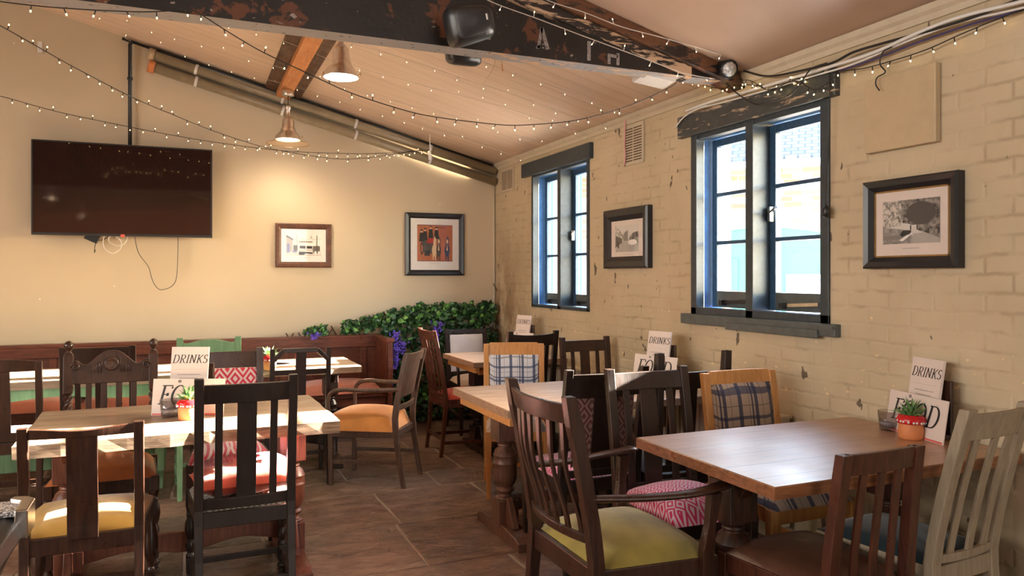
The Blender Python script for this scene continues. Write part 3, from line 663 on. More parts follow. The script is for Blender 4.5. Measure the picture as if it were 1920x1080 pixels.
# ---------------------------------------------------------------- fairy lights
M['wire_black'] = plain('black_wire', (.012, .011, .010), .5); M['wire_white'] = plain('clear_wire', (.55, .50, .45), .4)
M['led'] = NT('warm_led').set((1, .9, .7), emis=(1, .66, .24), es=9); M['led'].cycles.emission_sampling = 'NONE'
M['led_soft'] = NT('soft_led').set((1, .9, .7), emis=(1, .74, .40), es=2.6); M['led_soft'].cycles.emission_sampling = 'NONE'
BULBS = {}
for nm, w in (('black', 'wire_black'), ('white', 'wire_white')):
    g = G(); g.tube([(0, 0, 0), (0, 0, -.021)], .0024, w, 5); g.lathe([(.0020, -.021), (.0027, -.024), (.0026, -.028), (0, -.030)], (0, 0, 0), 'led' if nm == 'black' else 'led_soft', 8)
    o = g.obj('bulb'); BULBS[nm] = o.data; bpy.data.objects.remove(o)
SR = random.Random(11)
def string(label, pts, col='black', step=.11, r=.0026, n=8):
    path = spline(pts, n); o0 = path[0].copy(); t = thing('fairy_light_string', label, 'fairy lights', o0, group='%s-wired fairy lights strung under the ceiling' % ('black' if col == 'black' else 'clear'))
    g = G(); g.tube(path, r, 'wire_'+col, 5, cap=False); g.obj('wire', t, xf=Matrix.Translation(-o0))
    for p, d in resample(path, step):
        b = bpy.data.objects.new('bulb', BULBS[col]); COL.objects.link(b); b.parent = t; b.location = p-o0
        up = R(180) if SR.random() < .2 else 0
        b.rotation_euler = (SR.uniform(-.6, .6)+up, SR.uniform(-.5, .5), SR.uniform(0, 6))
    return t
hook = onD(806, 281, 6.9)
def dline(pxs, d0, d1):
    """points along a pixel path with depth running from d0 to d1"""
    L = [0]
    for a, b in zip(pxs, pxs[1:]): L.append(L[-1]+math.hypot(b[0]-a[0], b[1]-a[1]))
    return [onD(x, y, d0+(d1-d0)*(l/L[-1])) for (x, y), l in zip(pxs, L)]
string('black fairy-light string swooping from the upper left past the television pole to the hook', dline([(-60, 18), (0, 48), (80, 93), (133, 123), (243, 180), (307, 208), (407, 248), (500, 277), (590, 293), (639, 298), (689, 296), (739, 289), (768, 285), (806, 281)], 3.4, 6.9), step=.105)
string('thinner black fairy-light string running just above the television to the ceiling hook', dline([(-60, 168), (0, 180), (110, 210), (243, 238), (320, 253), (413, 268), (533, 283), (656, 288), (727, 287), (768, 284), (806, 281)], 5.2, 6.9), step=.085)
string('black fairy-light string along the underside of the tie beam at the top left', [onY(x, y, 3.42) for x, y in [(-70, -10), (0, 3), (113, 15), (247, 22), (310, 21), (353, 18), (377, 27)]], step=.11)
string('black fairy-light string drooping in a long curve under the tie beam to the big window', [onY(x, y, Y) for x, y, Y in [(377, 27, 3.43), (433, 63, 3.5), (493, 98, 3.6), (567, 133, 3.65), (640, 167, 3.68), (697, 188, 3.7), (770, 210, 3.7), (820, 220, 3.7), (890, 229, 3.7), (957, 235, 3.7), (1023, 232, 3.7), (1083, 225, 3.7), (1150, 208, 3.7), (1207, 187, 3.7), (1257, 163, 3.66), (1285, 146, 3.62), (1340, 153, 3.62), (1390, 158, 3.58)]], step=.11)
string('black fairy-light string pinned along the top of the brick wall above the beige panel', [onX(x, y, WX-.04) for x, y in [(1390, 158), (1430, 160), (1480, 150), (1560, 136), (1620, 128), (1680, 112), (1740, 92), (1800, 65), (1870, 36), (1935, 12), (2020, -20)]], step=.10)
string('black fairy-light string tangled over the worn lintel of the big window', [onX(x, y, WX-.07) for x, y in [(1300, 150), (1345, 165), (1400, 150), (1440, 168), (1490, 152), (1530, 168), (1568, 142)]], step=.05)
string('clear-wired fairy-light string crossing in front of the tie beam to its right end', [onY(x, y, 3.30) for x, y in [(880, -20), (925, 5), (1010, 36), (1100, 70), (1190, 103), (1240, 122), (1290, 139), (1340, 148)]], 'white', .17)
string('clear-wired fairy-light string following the roof rafter', [onY(x, y, 3.36) for x, y in [(985, -22), (1030, 2), (1095, 23), (1165, 50), (1240, 70), (1310, 90), (1370, 108), (1400, 115)]], 'white', .17)
WS = [[(345, 33), (448, 50), (540, 80), (620, 112), (720, 140), (830, 170), (960, 205), (1070, 243), (1150, 262)],
      [(190, 30), (300, 60), (420, 95), (530, 128), (650, 163), (760, 195), (870, 222), (980, 258), (1060, 284)],
      [(660, 82), (760, 110), (870, 148), (980, 183), (1080, 220), (1190, 250)],
      [(235, 72), (300, 104), (420, 145), (520, 182), (600, 207), (700, 244), (800, 275), (880, 305), (922, 322)],
      [(860, 100), (960, 135), (1060, 170), (1160, 208), (1240, 228)],
      [(300, 85), (430, 130), (560, 165), (690, 205), (800, 240), (900, 270), (1000, 305)]]
for k, w in enumerate(WS):
    string(['clear-wired fairy-light string lying under the boards, starting left of the purlin', 'clear-wired fairy-light string crossing the middle of the boarded ceiling', 'clear-wired fairy-light string starting beside the near pendant lamp',
            'clear-wired fairy-light string along the edge of boards and television wall', 'clear-wired fairy-light string right of the loudspeakers, ending above the air vent', 'clear-wired fairy-light string crossing between the far pendant and the wall'][k],
           [onCeil(x, y, .05 if k != 3 else .035) for x, y in w], 'white', .19, .0016)
for k, (y0, lb) in enumerate(((1.2, 'black fairy-light string across the room behind the viewer'), (-1.5, 'black fairy-light string at the rear of the room'))):
    string(lb, [(-4.3, y0, 2.9), (-3, y0, 2.5), (-1.5, y0, 2.35), (0, y0-.3, 2.4), (1.5, y0-.5, 2.5), (2.8, y0-.7, 2.5)], step=.16)
t = thing('ceiling_hook', 'white hook tie under the boards gathering the fairy lights, cord hanging below it', 'hook', hook)
g = G(); g.tube([(0, 0, .14), (0, 0, 0)], .004, 'white_plastic'); g.lathe([(.012, -.09), (.014, -.085), (.014, -.03), (.006, -.02)], (0, 0, 0), 'white_plastic', 10); g.obj('hook', t)
g = G(); g.tube([(0, 0, -.09), (.002, 0, -.18), (.03, 0, -.185)], .0014, 'wire_white', 5); g.obj('cord', t)

# cables on the brick wall
def cable(label, pts, r, mat, cat='cable', group='cables along the top of the brick wall', name='cable'):
    g = G(); g.tube(spline(pts, 6), r, mat, 6); return tag(g.obj(name), label, cat, group)
cable('thick black cable running under the cornice above the beige panel', [onX(x, y, WX-.055) for x, y in [(1395, 133), (1440, 143), (1500, 133), (1560, 118), (1600, 98), (1660, 80), (1740, 58), (1830, 30), (1920, -5), (2000, -35)]], .006, 'wire_black')
cable('fat grey-white cable along the top of the brick wall', [onX(x, y, WX-.06) for x, y in [(1286, 208), (1330, 192), (1400, 172), (1480, 148), (1560, 124), (1640, 98), (1720, 62), (1800, 32), (1920, 2), (2000, -24)]], .008, 'white_plastic')
cable('thinner white cable just below the fat grey-white one', [onX(x, y, WX-.045) for x, y in [(1300, 206), (1400, 180), (1500, 150), (1600, 120), (1700, 78), (1800, 42), (1920, 14), (2000, -12)]], .005, 'white_plastic')
cable('dark blue cable at the bottom of the cable run', [onX(x, y, WX-.03) for x, y in [(1400, 186), (1500, 156), (1620, 118), (1720, 80), (1820, 46), (1920, 18), (2000, -6)]], .005, plain('blue_cable', (.05, .04, .13), .4))
cable('black wire looping down across the worn lintel', [onX(x, y, WX-.10) for x, y in [(1352, 140), (1370, 165), (1398, 186), (1420, 196), (1445, 190), (1480, 178), (1500, 158), (1520, 130), (1550, 118)]], .0035, 'wire_black')
cable('short dark wire curling over the top edge of the beige panel', [onX(x, y, WX-.06) for x, y in [(1672, 88), (1655, 98), (1650, 120), (1660, 135), (1645, 145), (1642, 158), (1649, 170)]], .003, 'wire_black')
cable('frayed pale wire end left of the big window lintel', [onX(x, y, WX-.05) for x, y in [(1325, 198), (1300, 208), (1280, 222), (1266, 240)]], .005, 'white_plastic')
t = thing('power_cord', 'black cord with inline plug hanging down the right frame of the big window', 'cord', onX(1555, 135, WX-.045)); o0 = t.location.copy(); iv = Matrix.Translation(-o0)
g = G(); g.tube(spline([onX(x, y, WX-.045) for x, y in [(1555, 135), (1556, 200), (1553, 290), (1549, 340), (1548, 385)]]), .0032, 'wire_black'); g.obj('cord', t, xf=iv)
g = G(); p = onX(1549, 396, WX-.045); g.lathe([(.008, -.03), (.017, -.025), (.018, .012), (.008, .028)], p, 'black_plastic', 12); g.obj('plug', t, xf=iv)

# wall fittings
def wallbox_right(name, label, cat, px0, px1, z0, z1, th, mat):
    a = onX(px0, 500, WX).y; b = onX(px1, 500, WX).y; g = G(); g.span((WX-th, b, z0), (WX-.002, a, z1), mat); return tag(g.obj(name, None, .004), label, cat)
wallbox_right('heater_panel', 'flat square beige heating panel high on the brick wall', 'panel', 1632, 1765, 1.983, 2.316, .035, 'panel_beige')
def vent(label, px0, px1, yt, yb, ribbon):
    a = onX(px0, (yt+yb)/2, WX); b = onX(px1, (yt+yb)/2, WX); zc = a.z; z1 = onX((px0+px1)/2, yt, WX).z; z0 = onX((px0+px1)/2, yb, WX).z
    t = thing('air_vent', label, 'air vent', (WX, (a.y+b.y)/2, (z0+z1)/2)); w = a.y-b.y; h = z1-z0; g = G()
    g.span((-.012, -w/2-.02, -h/2-.02), (-.002, w/2+.02, h/2+.02), 'cream_paint'); g.obj('cover', t, .002)
    for s_ in (-1, 1):
        g = G(); N = 13
        for k in range(N): z = -h/2+h*(k+.5)/N; g.span((-.0135, min(s_*.006, s_*w/2), z-h/N*.22), (-.0125, max(s_*.006, s_*w/2), z+h/N*.22), 'slot')
        g.obj('grille', t)
    if ribbon:
        g = G(); g.tube(spline([(-.02, w*.42, h/2+.07), (-.022, w*.40, h/2), (-.02, w*.44, 0), (-.022, w*.38, -h*.25), (-.02, w*.46, -h/2-.02)]), [.007]*5+[.005]*27+[.004], plain('pink_ribbon', (.62, .30, .30), .7), 5); tag(g.obj('ribbon', t), 'faded pink ribbon hanging over the vent')
M['slot'] = plain('vent_slot', (.09, .055, .03), .8)
vent('small cream air vent by the far corner above the ivy', 943, 963, 320, 355, False)
vent('larger cream air vent with a faded pink ribbon between the two windows', 1174, 1206, 238, 303, True)
# ---------------------------------------------------------------- pictures, television
def art(shapes, g, X, Z, W_, H_, y=0):
    """flat printed shapes, u right v up in 0..1"""
    for k, (poly, m) in enumerate(shapes):
        yy = y-.0002*(k+1); g.add([(X+u*W_, yy, Z+v*H_) for u, v in poly], [tuple(range(len(poly)))], m)
def rect(a, b, c, d): return [(a, b), (c, b), (c, d), (a, d)]
def ell(cx, cy, rx, ry, n=14, a0=0, a1=360): return [(cx+rx*math.cos(R(a0+(a1-a0)*i/n)), cy+ry*math.sin(R(a0+(a1-a0)*i/n))) for i in range(n)]
def ink(name, c): return plain(name, c, .7, var=.05)
IK = {k: ink('print_'+k, v) for k, v in dict(black=(.02, .018, .018), dark=(.07, .06, .055), mid=(.20, .18, .165), grey=(.38, .35, .32), pale=(.60, .56, .52), white=(.78, .74, .70), blue=(.16, .18, .42), orange=(.42, .13, .055), red=(.38, .03, .03), tan=(.62, .42, .26), navy=(.04, .06, .13)).items()}
def grain(name, a, b, scale):
    n = NT(name); return n.set(n.ramp(n.noise(n.co(), scale, 6, .7), [(.40, a), (.58, b)]), .7)
IK['trees'] = grain('print_foliage', (.025, .022, .02), (.30, .27, .24), 42); IK['trees2'] = grain('print_pale_foliage', (.14, .125, .11), (.62, .57, .51), 60); IK['water'] = grain('print_water', (.15, .14, .13), (.34, .31, .29), 30)
def picture(label, c, w, h, rz, frame_mat, fw, mount, pw, ph, pdz, shapes, depth=.03, slip=None):
    t = thing('picture_frame', label, 'framed picture', c, rz); g = G()
    prof = [(0, 0), (0, depth*.8), (fw*.18, depth), (fw*.6, depth*.85), (fw, depth*.5), (fw, 0)]
    C4 = [(-1, -1), (1, -1), (1, 1), (-1, 1)]; vs = []
    for sx, sz in C4:
        for u, d in prof: vs.append((sx*(w/2-u), -d, sz*(h/2-u)))
    m = len(prof); g.add(vs, [(i*m+k, ((i+1) % 4)*m+k, ((i+1) % 4)*m+(k+1) % m, i*m+(k+1) % m) for i in range(4) for k in range(m)], frame_mat); g.obj('frame', t)
    g = G(); g.span((-w/2+fw, -depth*.42, -h/2+fw), (w/2-fw, -.002, h/2-fw), mount); mo = g.obj('mount', t)
    if slip:
        g = G(); a, b = w/2-fw, h/2-fw; s = .007; yy = -depth*.42-.0015
        for p in ((-a, -b, a, -b+s), (-a, b-s, a, b), (-a, -b, -a+s, b), (a-s, -b, a, b)): g.span((p[0], yy-.002, p[1]), (p[2], yy+.002, p[3]), slip)
        tag(g.obj('slip', t), 'thin gilt inner slip')
    g = G(); y0 = -depth*.42-.0006; g.add([(-pw/2, y0, -ph/2+pdz), (pw/2, y0, -ph/2+pdz), (pw/2, y0, ph/2+pdz), (-pw/2, y0, ph/2+pdz)], [(0, 1, 2, 3)], IK['pale']); art(shapes, g, -pw/2, -ph/2+pdz, pw, ph, y0)
    cw = pw*.3; art([(rect(0, 0, 1, 1), IK['grey'])], g, -cw/2, -ph/2+pdz-.022, cw, .003, y0); g.obj('print', t, fix=False)
    g = G(); g.span((-w/2+fw*.9, -depth*.5-.001, -h/2+fw*.9), (w/2-fw*.9, -depth*.5, h/2-fw*.9), 'glass'); g.obj('glazing', t)
    return t
def onback(px0, px1, py0, py1):
    a = onY(px0, (py0+py1)/2, WY); b = onY(px1, (py0+py1)/2, WY); m = (px0+px1)/2
    z1 = onY(m, py0, WY).z; z0 = onY(m, py1, WY).z; return (a.x+b.x)/2, b.x-a.x, (z0+z1)/2, z1-z0
def onright(px0, px1, py0, py1):
    a = onX(px0, 500, WX-.02); b = onX(px1, 500, WX-.02); yc = (a.y+b.y)/2; m = (px0+px1)/2; dm = ray(m, 0)
    z1 = onX(m, py0, WX-.02).z; z0 = onX(m, py1, WX-.02).z; return yc, a.y-b.y, (z0+z1)/2, z1-z0
bus = [(rect(0, 0, 1, 1), IK['white']), (rect(0, .0, 1, .16), IK['pale']), ([(0, .12), (.18, .2), (.18, .72), (0, .9)], IK['grey']), ([(0, .86), (.2, .7), (.2, .76), (0, .94)], IK['black']),
       (rect(.02, .15, .1, .55), IK['blue']), (rect(.2, .22, .32, .48), IK['dark']), (rect(.17, .15, .3, .22), IK['blue']), ([(.36, .12), (.74, .12), (.76, .66), (.72, .70), (.38, .74), (.35, .66)], IK['white']),
       (rect(.36, .60, .75, .68), IK['grey']), ([(.38, .34), (.55, .32), (.55, .46), (.38, .46)], IK['dark']), (rect(.58, .33, .74, .45), IK['black']), (rect(.36, .22, .75, .30), IK['pale']), ([(.36, .04), (.5, .04), (.55, .12), (.75, .1), (.75, .16), (.36, .2)], IK['black']),
       (rect(.76, .14, .97, .46), IK['mid']), (ell(.84, .14, .035, .08), IK['white']), (ell(.94, .14, .035, .08), IK['white']), (rect(.87, .1, .885, .95), IK['dark']), (rect(.3, .3, .31, .95), IK['mid']), (rect(.24, .3, .245, .9), IK['mid']), ([(.68, .8), (.74, .8), (.71, .95)], IK['grey']), (rect(.35, .76, 1, .768), IK['mid'])]
bus2 = bus
def horse(x, body, s=1.0):
    return [(ell(x, .30, .07*s, .17), body), ([(x-.03, .40), (x+.04, .40), (x+.05, .60), (x+.01, .70), (x-.03, .58)], body), (ell(x+.005, .55, .025, .06), IK['tan']), (rect(x-.05, .05, x-.02, .25), body), (rect(x+.015, .02, x+.045, .25), body), ([(x-.02, .3), (x+.02, .3), (x, .5)], IK['tan'])]
coach = [(rect(0, 0, 1, 1), IK['orange']), (rect(.0, 0, 1, .012), IK['black']), (rect(0, .988, 1, 1), IK['black']), ([(.12, .25), (.45, .2), (.5, .6), (.15, .62)], IK['dark']), ([(.25, .5), (.5, .48), (.5, .62), (.32, .66)], IK['red']),
         (ell(.13, .35, .045, .17), IK['black']), (ell(.13, .35, .025, .12), IK['orange']), (rect(.2, .15, .35, .3), IK['black'])]
for x, y in ((.22, .74), (.38, .80), (.54, .78), (.12, .70)): coach += [([(x-.07, y-.16), (x+.07, y-.16), (x+.045, y+.08), (x-.045, y+.08)], IK['black']), (ell(x, y+.11, .022, .03), IK['tan']), (rect(x-.03, y+.13, x+.03, y+.17), IK['black'])]
coach += [(rect(.55, .925, .78, .935), IK['black'])]+horse(.48, IK['tan'])+horse(.60, IK['dark'])+horse(.84, IK['navy'])
street = [(rect(0, 0, 1, 1), IK['pale']), ([(0, 0), (1, 0), (1, .3), (.55, .45), (.45, .45), (0, .2)], IK['grey']), ([(0, .1), (.38, .38), (.38, .62), (0, 1)], IK['trees2']), ([(0, .15), (.3, .36), (.3, .5), (0, .62)], IK['dark']), ([(.38, .4), (.55, .42), (.55, .8), (.38, .7)], IK['mid']), ([(.62, .4), (1, .3), (1, .72), (.8, .7), (.62, .52)], IK['trees']), (rect(.1, .15, .16, .4), IK['black']), (ell(.75, .34, .2, .1), IK['white'])]
canal = [(rect(0, 0, 1, 1), IK['pale']), ([(0, 0), (.55, 0), (.5, .3), (0, .4)], IK['water']), (rect(0, .1, .5, .2), IK['mid']), ([(0, .38), (.32, .42), (.36, .6), (.33, 1), (0, 1)], IK['trees2']), ([(.33, 1), (.36, .48), (.5, .44), (.62, .3), (1, .1), (1, 1)], IK['trees']), (ell(.68, .68, .26, .26, 18), IK['dark']), ([(.5, 0), (1, 0), (1, .1), (.75, .24), (.55, .22)], IK['grey']),
         ([(.3, .08), (.52, .26), (.54, .22), (.36, .05)], IK['white']), ([(.32, .2), (.36, .3), (.5, .3), (.5, .22), (.36, .16)], IK['black']), (ell(.57, .36, .06, .07), IK['black']), (rect(.52, .26, .61, .42), IK['pale']), (rect(.50, .24, .515, .42), IK['black'])]
x, w, z, h = onback(516, 621, 419.5, 501.5); picture('small brown wood frame holding a black and white print of an old bus', (x, WY, z), w, h, 0, wood('brown_frame', (.05, .02, .012), (.16, .065, .035), .45, (8, 8, 8)), .052, 'paper_white', w*.62, h*.50, .006, bus)
x, w, z, h = onback(759, 869, 400, 516.5); picture('tall black frame with an orange print of a horse-drawn coach crowded with riders', (x, WY, z), w, h, 0, 'black_frame', .055, 'paper_white', w*.60, h*.585, .012, coach)
y, w, z, h = onright(1136, 1219, 390, 503); picture('black frame with a small sepia street photograph, hung between the two windows', (WX, y, z), w, h, R(-90), 'black_frame', .085, 'paper', w*.52, h*.45, .0, street, .05)
y, w, z, h = onright(1624, 1803, 331, 503); picture('large black frame with a photograph of a canal path, right of the big window', (WX, y, z), w, h, R(-90), 'black_frame', .05, 'paper', w*.60, h*.48, .005, canal, .05, 'brass')

tv = thing('television', 'large black flat television hung on the left wall from a black pole', 'television', (onY(236, 355, 7.14).x, 7.13, 0)); 
a = onY(66, 350, 7.10); b = onY(405, 360, 7.10); xc = tv.location.x; z1 = onY(235, 271, 7.10).z; z0 = onY(235, 443, 7.10).z; wv, hv = b.x-a.x, z1-z0
tv.location.z = (z0+z1)/2; g = G(); g.span((-wv/2, -.03, -hv/2), (wv/2, .03, hv/2), 'black_plastic'); g.obj('casing', tv, .004)
n = NT('dark_screen'); sc_ = n.set((.014, .008, .007), .05, 0, None, .5)
tg = n.new('ShaderNodeTangent'); tg.direction_type = 'RADIAL'; tg.axis = 'Z'; acc = n.b.outputs[0]   # the panel's pixel grid smears reflected lamps into streaks
for rot_, tint in ((.045, (.006, .0012, .0004)), (-.045, (.006, .0012, .0004)), (.25, (.004, .0008, .0003))):
    an = n.new('ShaderNodeBsdfAnisotropic'); n.put(an.inputs['Color'], tint); an.inputs['Roughness'].default_value = .22; an.inputs['Anisotropy'].default_value = .97; an.inputs['Rotation'].default_value = rot_
    n.t.links.new(tg.outputs[0], an.inputs['Tangent']); ad = n.new('ShaderNodeAddShader'); n.t.links.new(acc, ad.inputs[0]); n.t.links.new(an.outputs[0], ad.inputs[1]); acc = ad.outputs[0]
n.t.links.new(acc, n.out.inputs[0])
g = G(); g.span((-wv/2+.012, -.0315, -hv/2+.02), (wv/2-.012, -.0295, hv/2-.012), sc_); g.obj('screen', tv)
g = G(); g.box((-.02, -.033, -hv/2+.004), (.03, .012, .022), 'ink_red'); tag(g.obj('sensor', tv), 'tiny red sensor light housing')
px = onY(243, 270, 7.14).x-xc; g = G(); g.tube([(px, .06, -.1), (px, .06, onY(243, 84, 7.2).z-tv.location.z), (px+.02, .06, ceilz(xc+px)-.03-tv.location.z)], .016, 'black_plastic', 10); g.lathe([(.022, 0), (.022, .02)], (px, .06, .95), 'black_plastic', 10)
g.span((px-.1, .0, -.1), (px+.1, .11, .1), 'black_plastic'); tag(g.obj('pole_mount', tv), 'black pole mount')
def wallcable(label, pxs, r, mat, Y=7.17): return cable(label, [onY(x, y, Y) for x, y in pxs], r, mat, 'cable', 'cables hanging below the television')
wallcable('long thin grey cable hanging in a loop below the television', [(252, 440), (256, 462), (262, 478), (278, 500), (284, 520), (290, 534), (300, 543), (314, 541), (325, 534), (331, 520), (333, 490), (334, 440)], .0035, plain('grey_cable', (.10, .09, .085), .5))
wallcable('white coiled cable under the left part of the television', [(240, 440), (235, 455), (222, 461), (206, 455), (204, 446), (214, 442), (226, 452), (226, 466), (212, 475), (198, 468), (193, 455), (196, 440)], .004, 'white_plastic')
wallcable('short black cable tail below the small black box', [(207, 440), (195, 449), (182, 452), (178, 462), (177, 474), (179, 468)], .003, 'wire_black')
g = G(); p = onY(173, 445, 7.16); g.box(p, (.10, .05, .07), 'black_plastic', Matrix.Rotation(R(25), 3, 'Y')); tag(g.obj('signal_box'), 'small black box poking out under the television', 'box')
g = G(); p = onY(75, 88, 7.235); g.box(p, (.035, .02, .09), 'white_plastic'); tag(g.obj('wall_sensor', None, .006), 'small white sensor box high on the left wall', 'sensor')

# ---------------------------------------------------------------- bench, trellis, radiator
be = thing('wall_bench', 'long dark red wooden bench with panelled back along the television wall', 'bench', (0, 6.85, 0)); bx0, bx1 = -3.2, 1.66
iv = Matrix.Translation((0, -6.85, 0)); g = G(); g.span((bx0, 7.10, .45), (bx1, 7.14, .845), 'benchwood'); g.span((bx0, 7.07, .845), (bx1+.01, 7.17, .87), 'benchwood'); g.span((bx0, 7.07, .76), (bx1, 7.10, .845), 'benchwood')
x = bx0
while x < bx1: g.span((x, 7.085, .46), (min(x+.055, bx1), 7.101, .76), 'benchwood'); x += .36
g.obj('backrest', be, .003, xf=iv)
g = G(); g.prism([(7.14, 0), (6.60, 0), (6.58, .40), (6.57, .60), (6.585, .84), (7.14, .84)], .045, 'benchwood', lambda u, v, w: (bx1-.045+w, u, v)); g.span((bx1-.06, 6.56, .84), (bx1+.012, 7.15, .868), 'benchwood'); g.span((bx1-.052, 6.66, .47), (bx1-.044, 7.06, .49), 'mahog'); g.span((bx1-.052, 6.60, .50), (bx1-.046, 6.68, .82), 'benchwood'); g.obj('side_panel', be, .003, xf=iv)
g = G(); g.span((bx0, 6.62, .36), (bx1-.05, 7.10, .40), 'benchwood'); g.span((bx0, 6.64, .28), (bx1-.05, 6.67, .37), 'benchwood'); g.span((bx0, 7.04, 0), (bx1-.05, 7.08, .36), 'black_frame')
for q in (-2.4, -.9, .5): g.span((q, 6.66, 0), (q+.04, 7.06, .36), 'benchwood')
g.obj('seat', be, .003, xf=iv)
g = G()
def pad(fn_w, depth, z0, th, crown, y0=0, nu=14, nv=12, mat=None, g=None, e=3.2):
    """upholstered pad: fn_w(v) half width along depth 0..1"""
    def top(u, v):
        a = 2*u-1; b = 2*v-1; k = max(0, (1-abs(a)**e))**(1/e)*max(0, (1-abs(b)**e))**(1/e)
        return Vector((a*fn_w(v), y0+v*depth, z0+(th+crown*(1-a*a)*(1-b*b))*k))
    g.grid(top, nu, nv, mat); g.grid(lambda u, v: Vector(((1-2*u)*fn_w(v), y0+v*depth, z0)), 4, 4, mat)
gs = G(); x = bx0
while x < bx1-.1:
    w2 = min(.8, bx1-.06-x)/2; c = G(); pad(lambda v: w2-.01, .44, .40, .085, .02, 6.60, mat='bench_cush', g=c)
    o = c.obj('cushion', be, xf=Matrix.Translation((x+w2, -6.85, 0))); tag(o, 'russet velvet seat cushion'); x += .8

tr_ = thing('ivy_trellis', 'low willow trellis covered with artificial ivy and purple flowers in the corner', 'trellis', (2.2, 7.1, 0)); iv = Matrix.Translation((-2.2, -7.1, 0))
g = G(); tw = plain('willow_stick', (.09, .045, .03), .7)
def tz(x): return .90+.20*min(1, max(0, (x-.95)/1.2))
x = .85
while x < 3.7:
    for s_ in (-1, 1):
        zb = .0 if x > 1.6 else .84; p = Vector((x, 7.18-.012*s_, zb)); H_ = tz(min(2.85, x))-zb; k = .55
        if H_ > 0:
            q = Vector((x+s_*H_*k, 7.18-.012*s_, zb+H_))
            if s_ > 0 and q.x > 2.86: f = (2.86-x)/(q.x-x); q = p+(q-p)*max(0, f)
            if p.x > 2.86:
                if s_ > 0: continue
                f = (p.x-2.86)/(p.x-q.x); p = p+(q-p)*f
            if s_ < 0 and zb < .1 and q.x < 1.72: f = (p.x-1.72)/(p.x-q.x); q = p+(q-p)*f
            g.tube([p, q], .006, tw, 5)
    x += .11
g.obj('lattice', tr_, xf=iv)
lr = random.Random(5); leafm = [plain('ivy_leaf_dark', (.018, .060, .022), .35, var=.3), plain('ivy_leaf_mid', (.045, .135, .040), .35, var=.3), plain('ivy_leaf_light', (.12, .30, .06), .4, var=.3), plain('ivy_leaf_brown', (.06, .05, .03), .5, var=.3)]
def leaf(g, p, s, m, rnd, up=.3):
    d = Vector((rnd.uniform(-1, 1), rnd.uniform(-.9, -.1), rnd.uniform(-.8, .9))).normalized(); n_ = Vector((rnd.uniform(-.5, .5), -1, rnd.uniform(-.3, .9))).normalized()
    a = d.cross(n_).normalized(); n_ = a.cross(d)
    pts = [(0, 0, 0), (.38, .22, -.06), (.30, .55, -.08), (0, 1, .05), (-.30, .55, -.08), (-.38, .22, -.06), (0, .5, .07)]
    vs = [p+(a*u+d*v+n_*w)*s for u, v, w in pts]; g.add(vs, [(0, 1, 6), (1, 2, 6), (2, 3, 6), (3, 4, 6), (4, 5, 6), (5, 0, 6)], m)
g = G()
for k in range(3300):
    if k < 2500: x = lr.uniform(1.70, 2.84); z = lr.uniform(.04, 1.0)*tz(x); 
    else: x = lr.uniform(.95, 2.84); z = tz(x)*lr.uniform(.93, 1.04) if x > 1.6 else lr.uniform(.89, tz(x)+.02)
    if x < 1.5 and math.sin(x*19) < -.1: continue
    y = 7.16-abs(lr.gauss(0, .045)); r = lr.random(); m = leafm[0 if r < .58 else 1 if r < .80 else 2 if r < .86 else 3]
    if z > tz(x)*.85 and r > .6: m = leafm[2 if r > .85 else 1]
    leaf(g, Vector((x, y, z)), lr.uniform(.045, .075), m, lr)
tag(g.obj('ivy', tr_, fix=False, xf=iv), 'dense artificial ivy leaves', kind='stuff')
pm = plain('purple_petal', (.17, .10, .62), .5, var=.35)
for (px_, py_, L) in ((742, 622, .34), (752, 640, .12), (818, 602, .2), (590, 625, .05), (730, 715, .12)):
    g = G(); p0 = onY(px_, py_, 7.04)
    for k in range(int(L*420)+14): a = lr.random(); leaf(g, p0+Vector((lr.gauss(0, .014+.012*(1-a)), lr.gauss(0, .012), -a*L)), .026, pm, lr)
    tag(g.obj('flower_spray', tr_, fix=False, xf=iv), 'purple hanging wisteria spray')

for (y0, y1, lb) in ((5.0, 6.35, 'cream ribbed radiator under the far narrow window'), (3.05, 4.42, 'cream ribbed radiator under the big window behind the middle table')):
    t = thing('radiator', lb, 'radiator', (WX-.06, (y0+y1)/2, .12)); g = G(); L = y1-y0
    g.span((-.03, -L/2, 0), (.03, L/2, .56), 'cream_paint'); k = -L/2+.02
    while k < L/2-.02: g.span((-.042, k, .03), (-.028, k+.03, .53), 'cream_paint'); k += .05
    g.obj('radiator_panel', t, .004); g = G(); g.span((-.05, -L/2, .56), (.045, L/2, .575), 'cream_paint'); g.obj('top_grille', t, .002)
    g = G()
    for s_ in (-1, 1): g.tube([(0, s_*(L/2-.1), 0), (0, s_*(L/2-.1), -.12)], .01, 'cream_paint')
    g.obj('pipes', t)
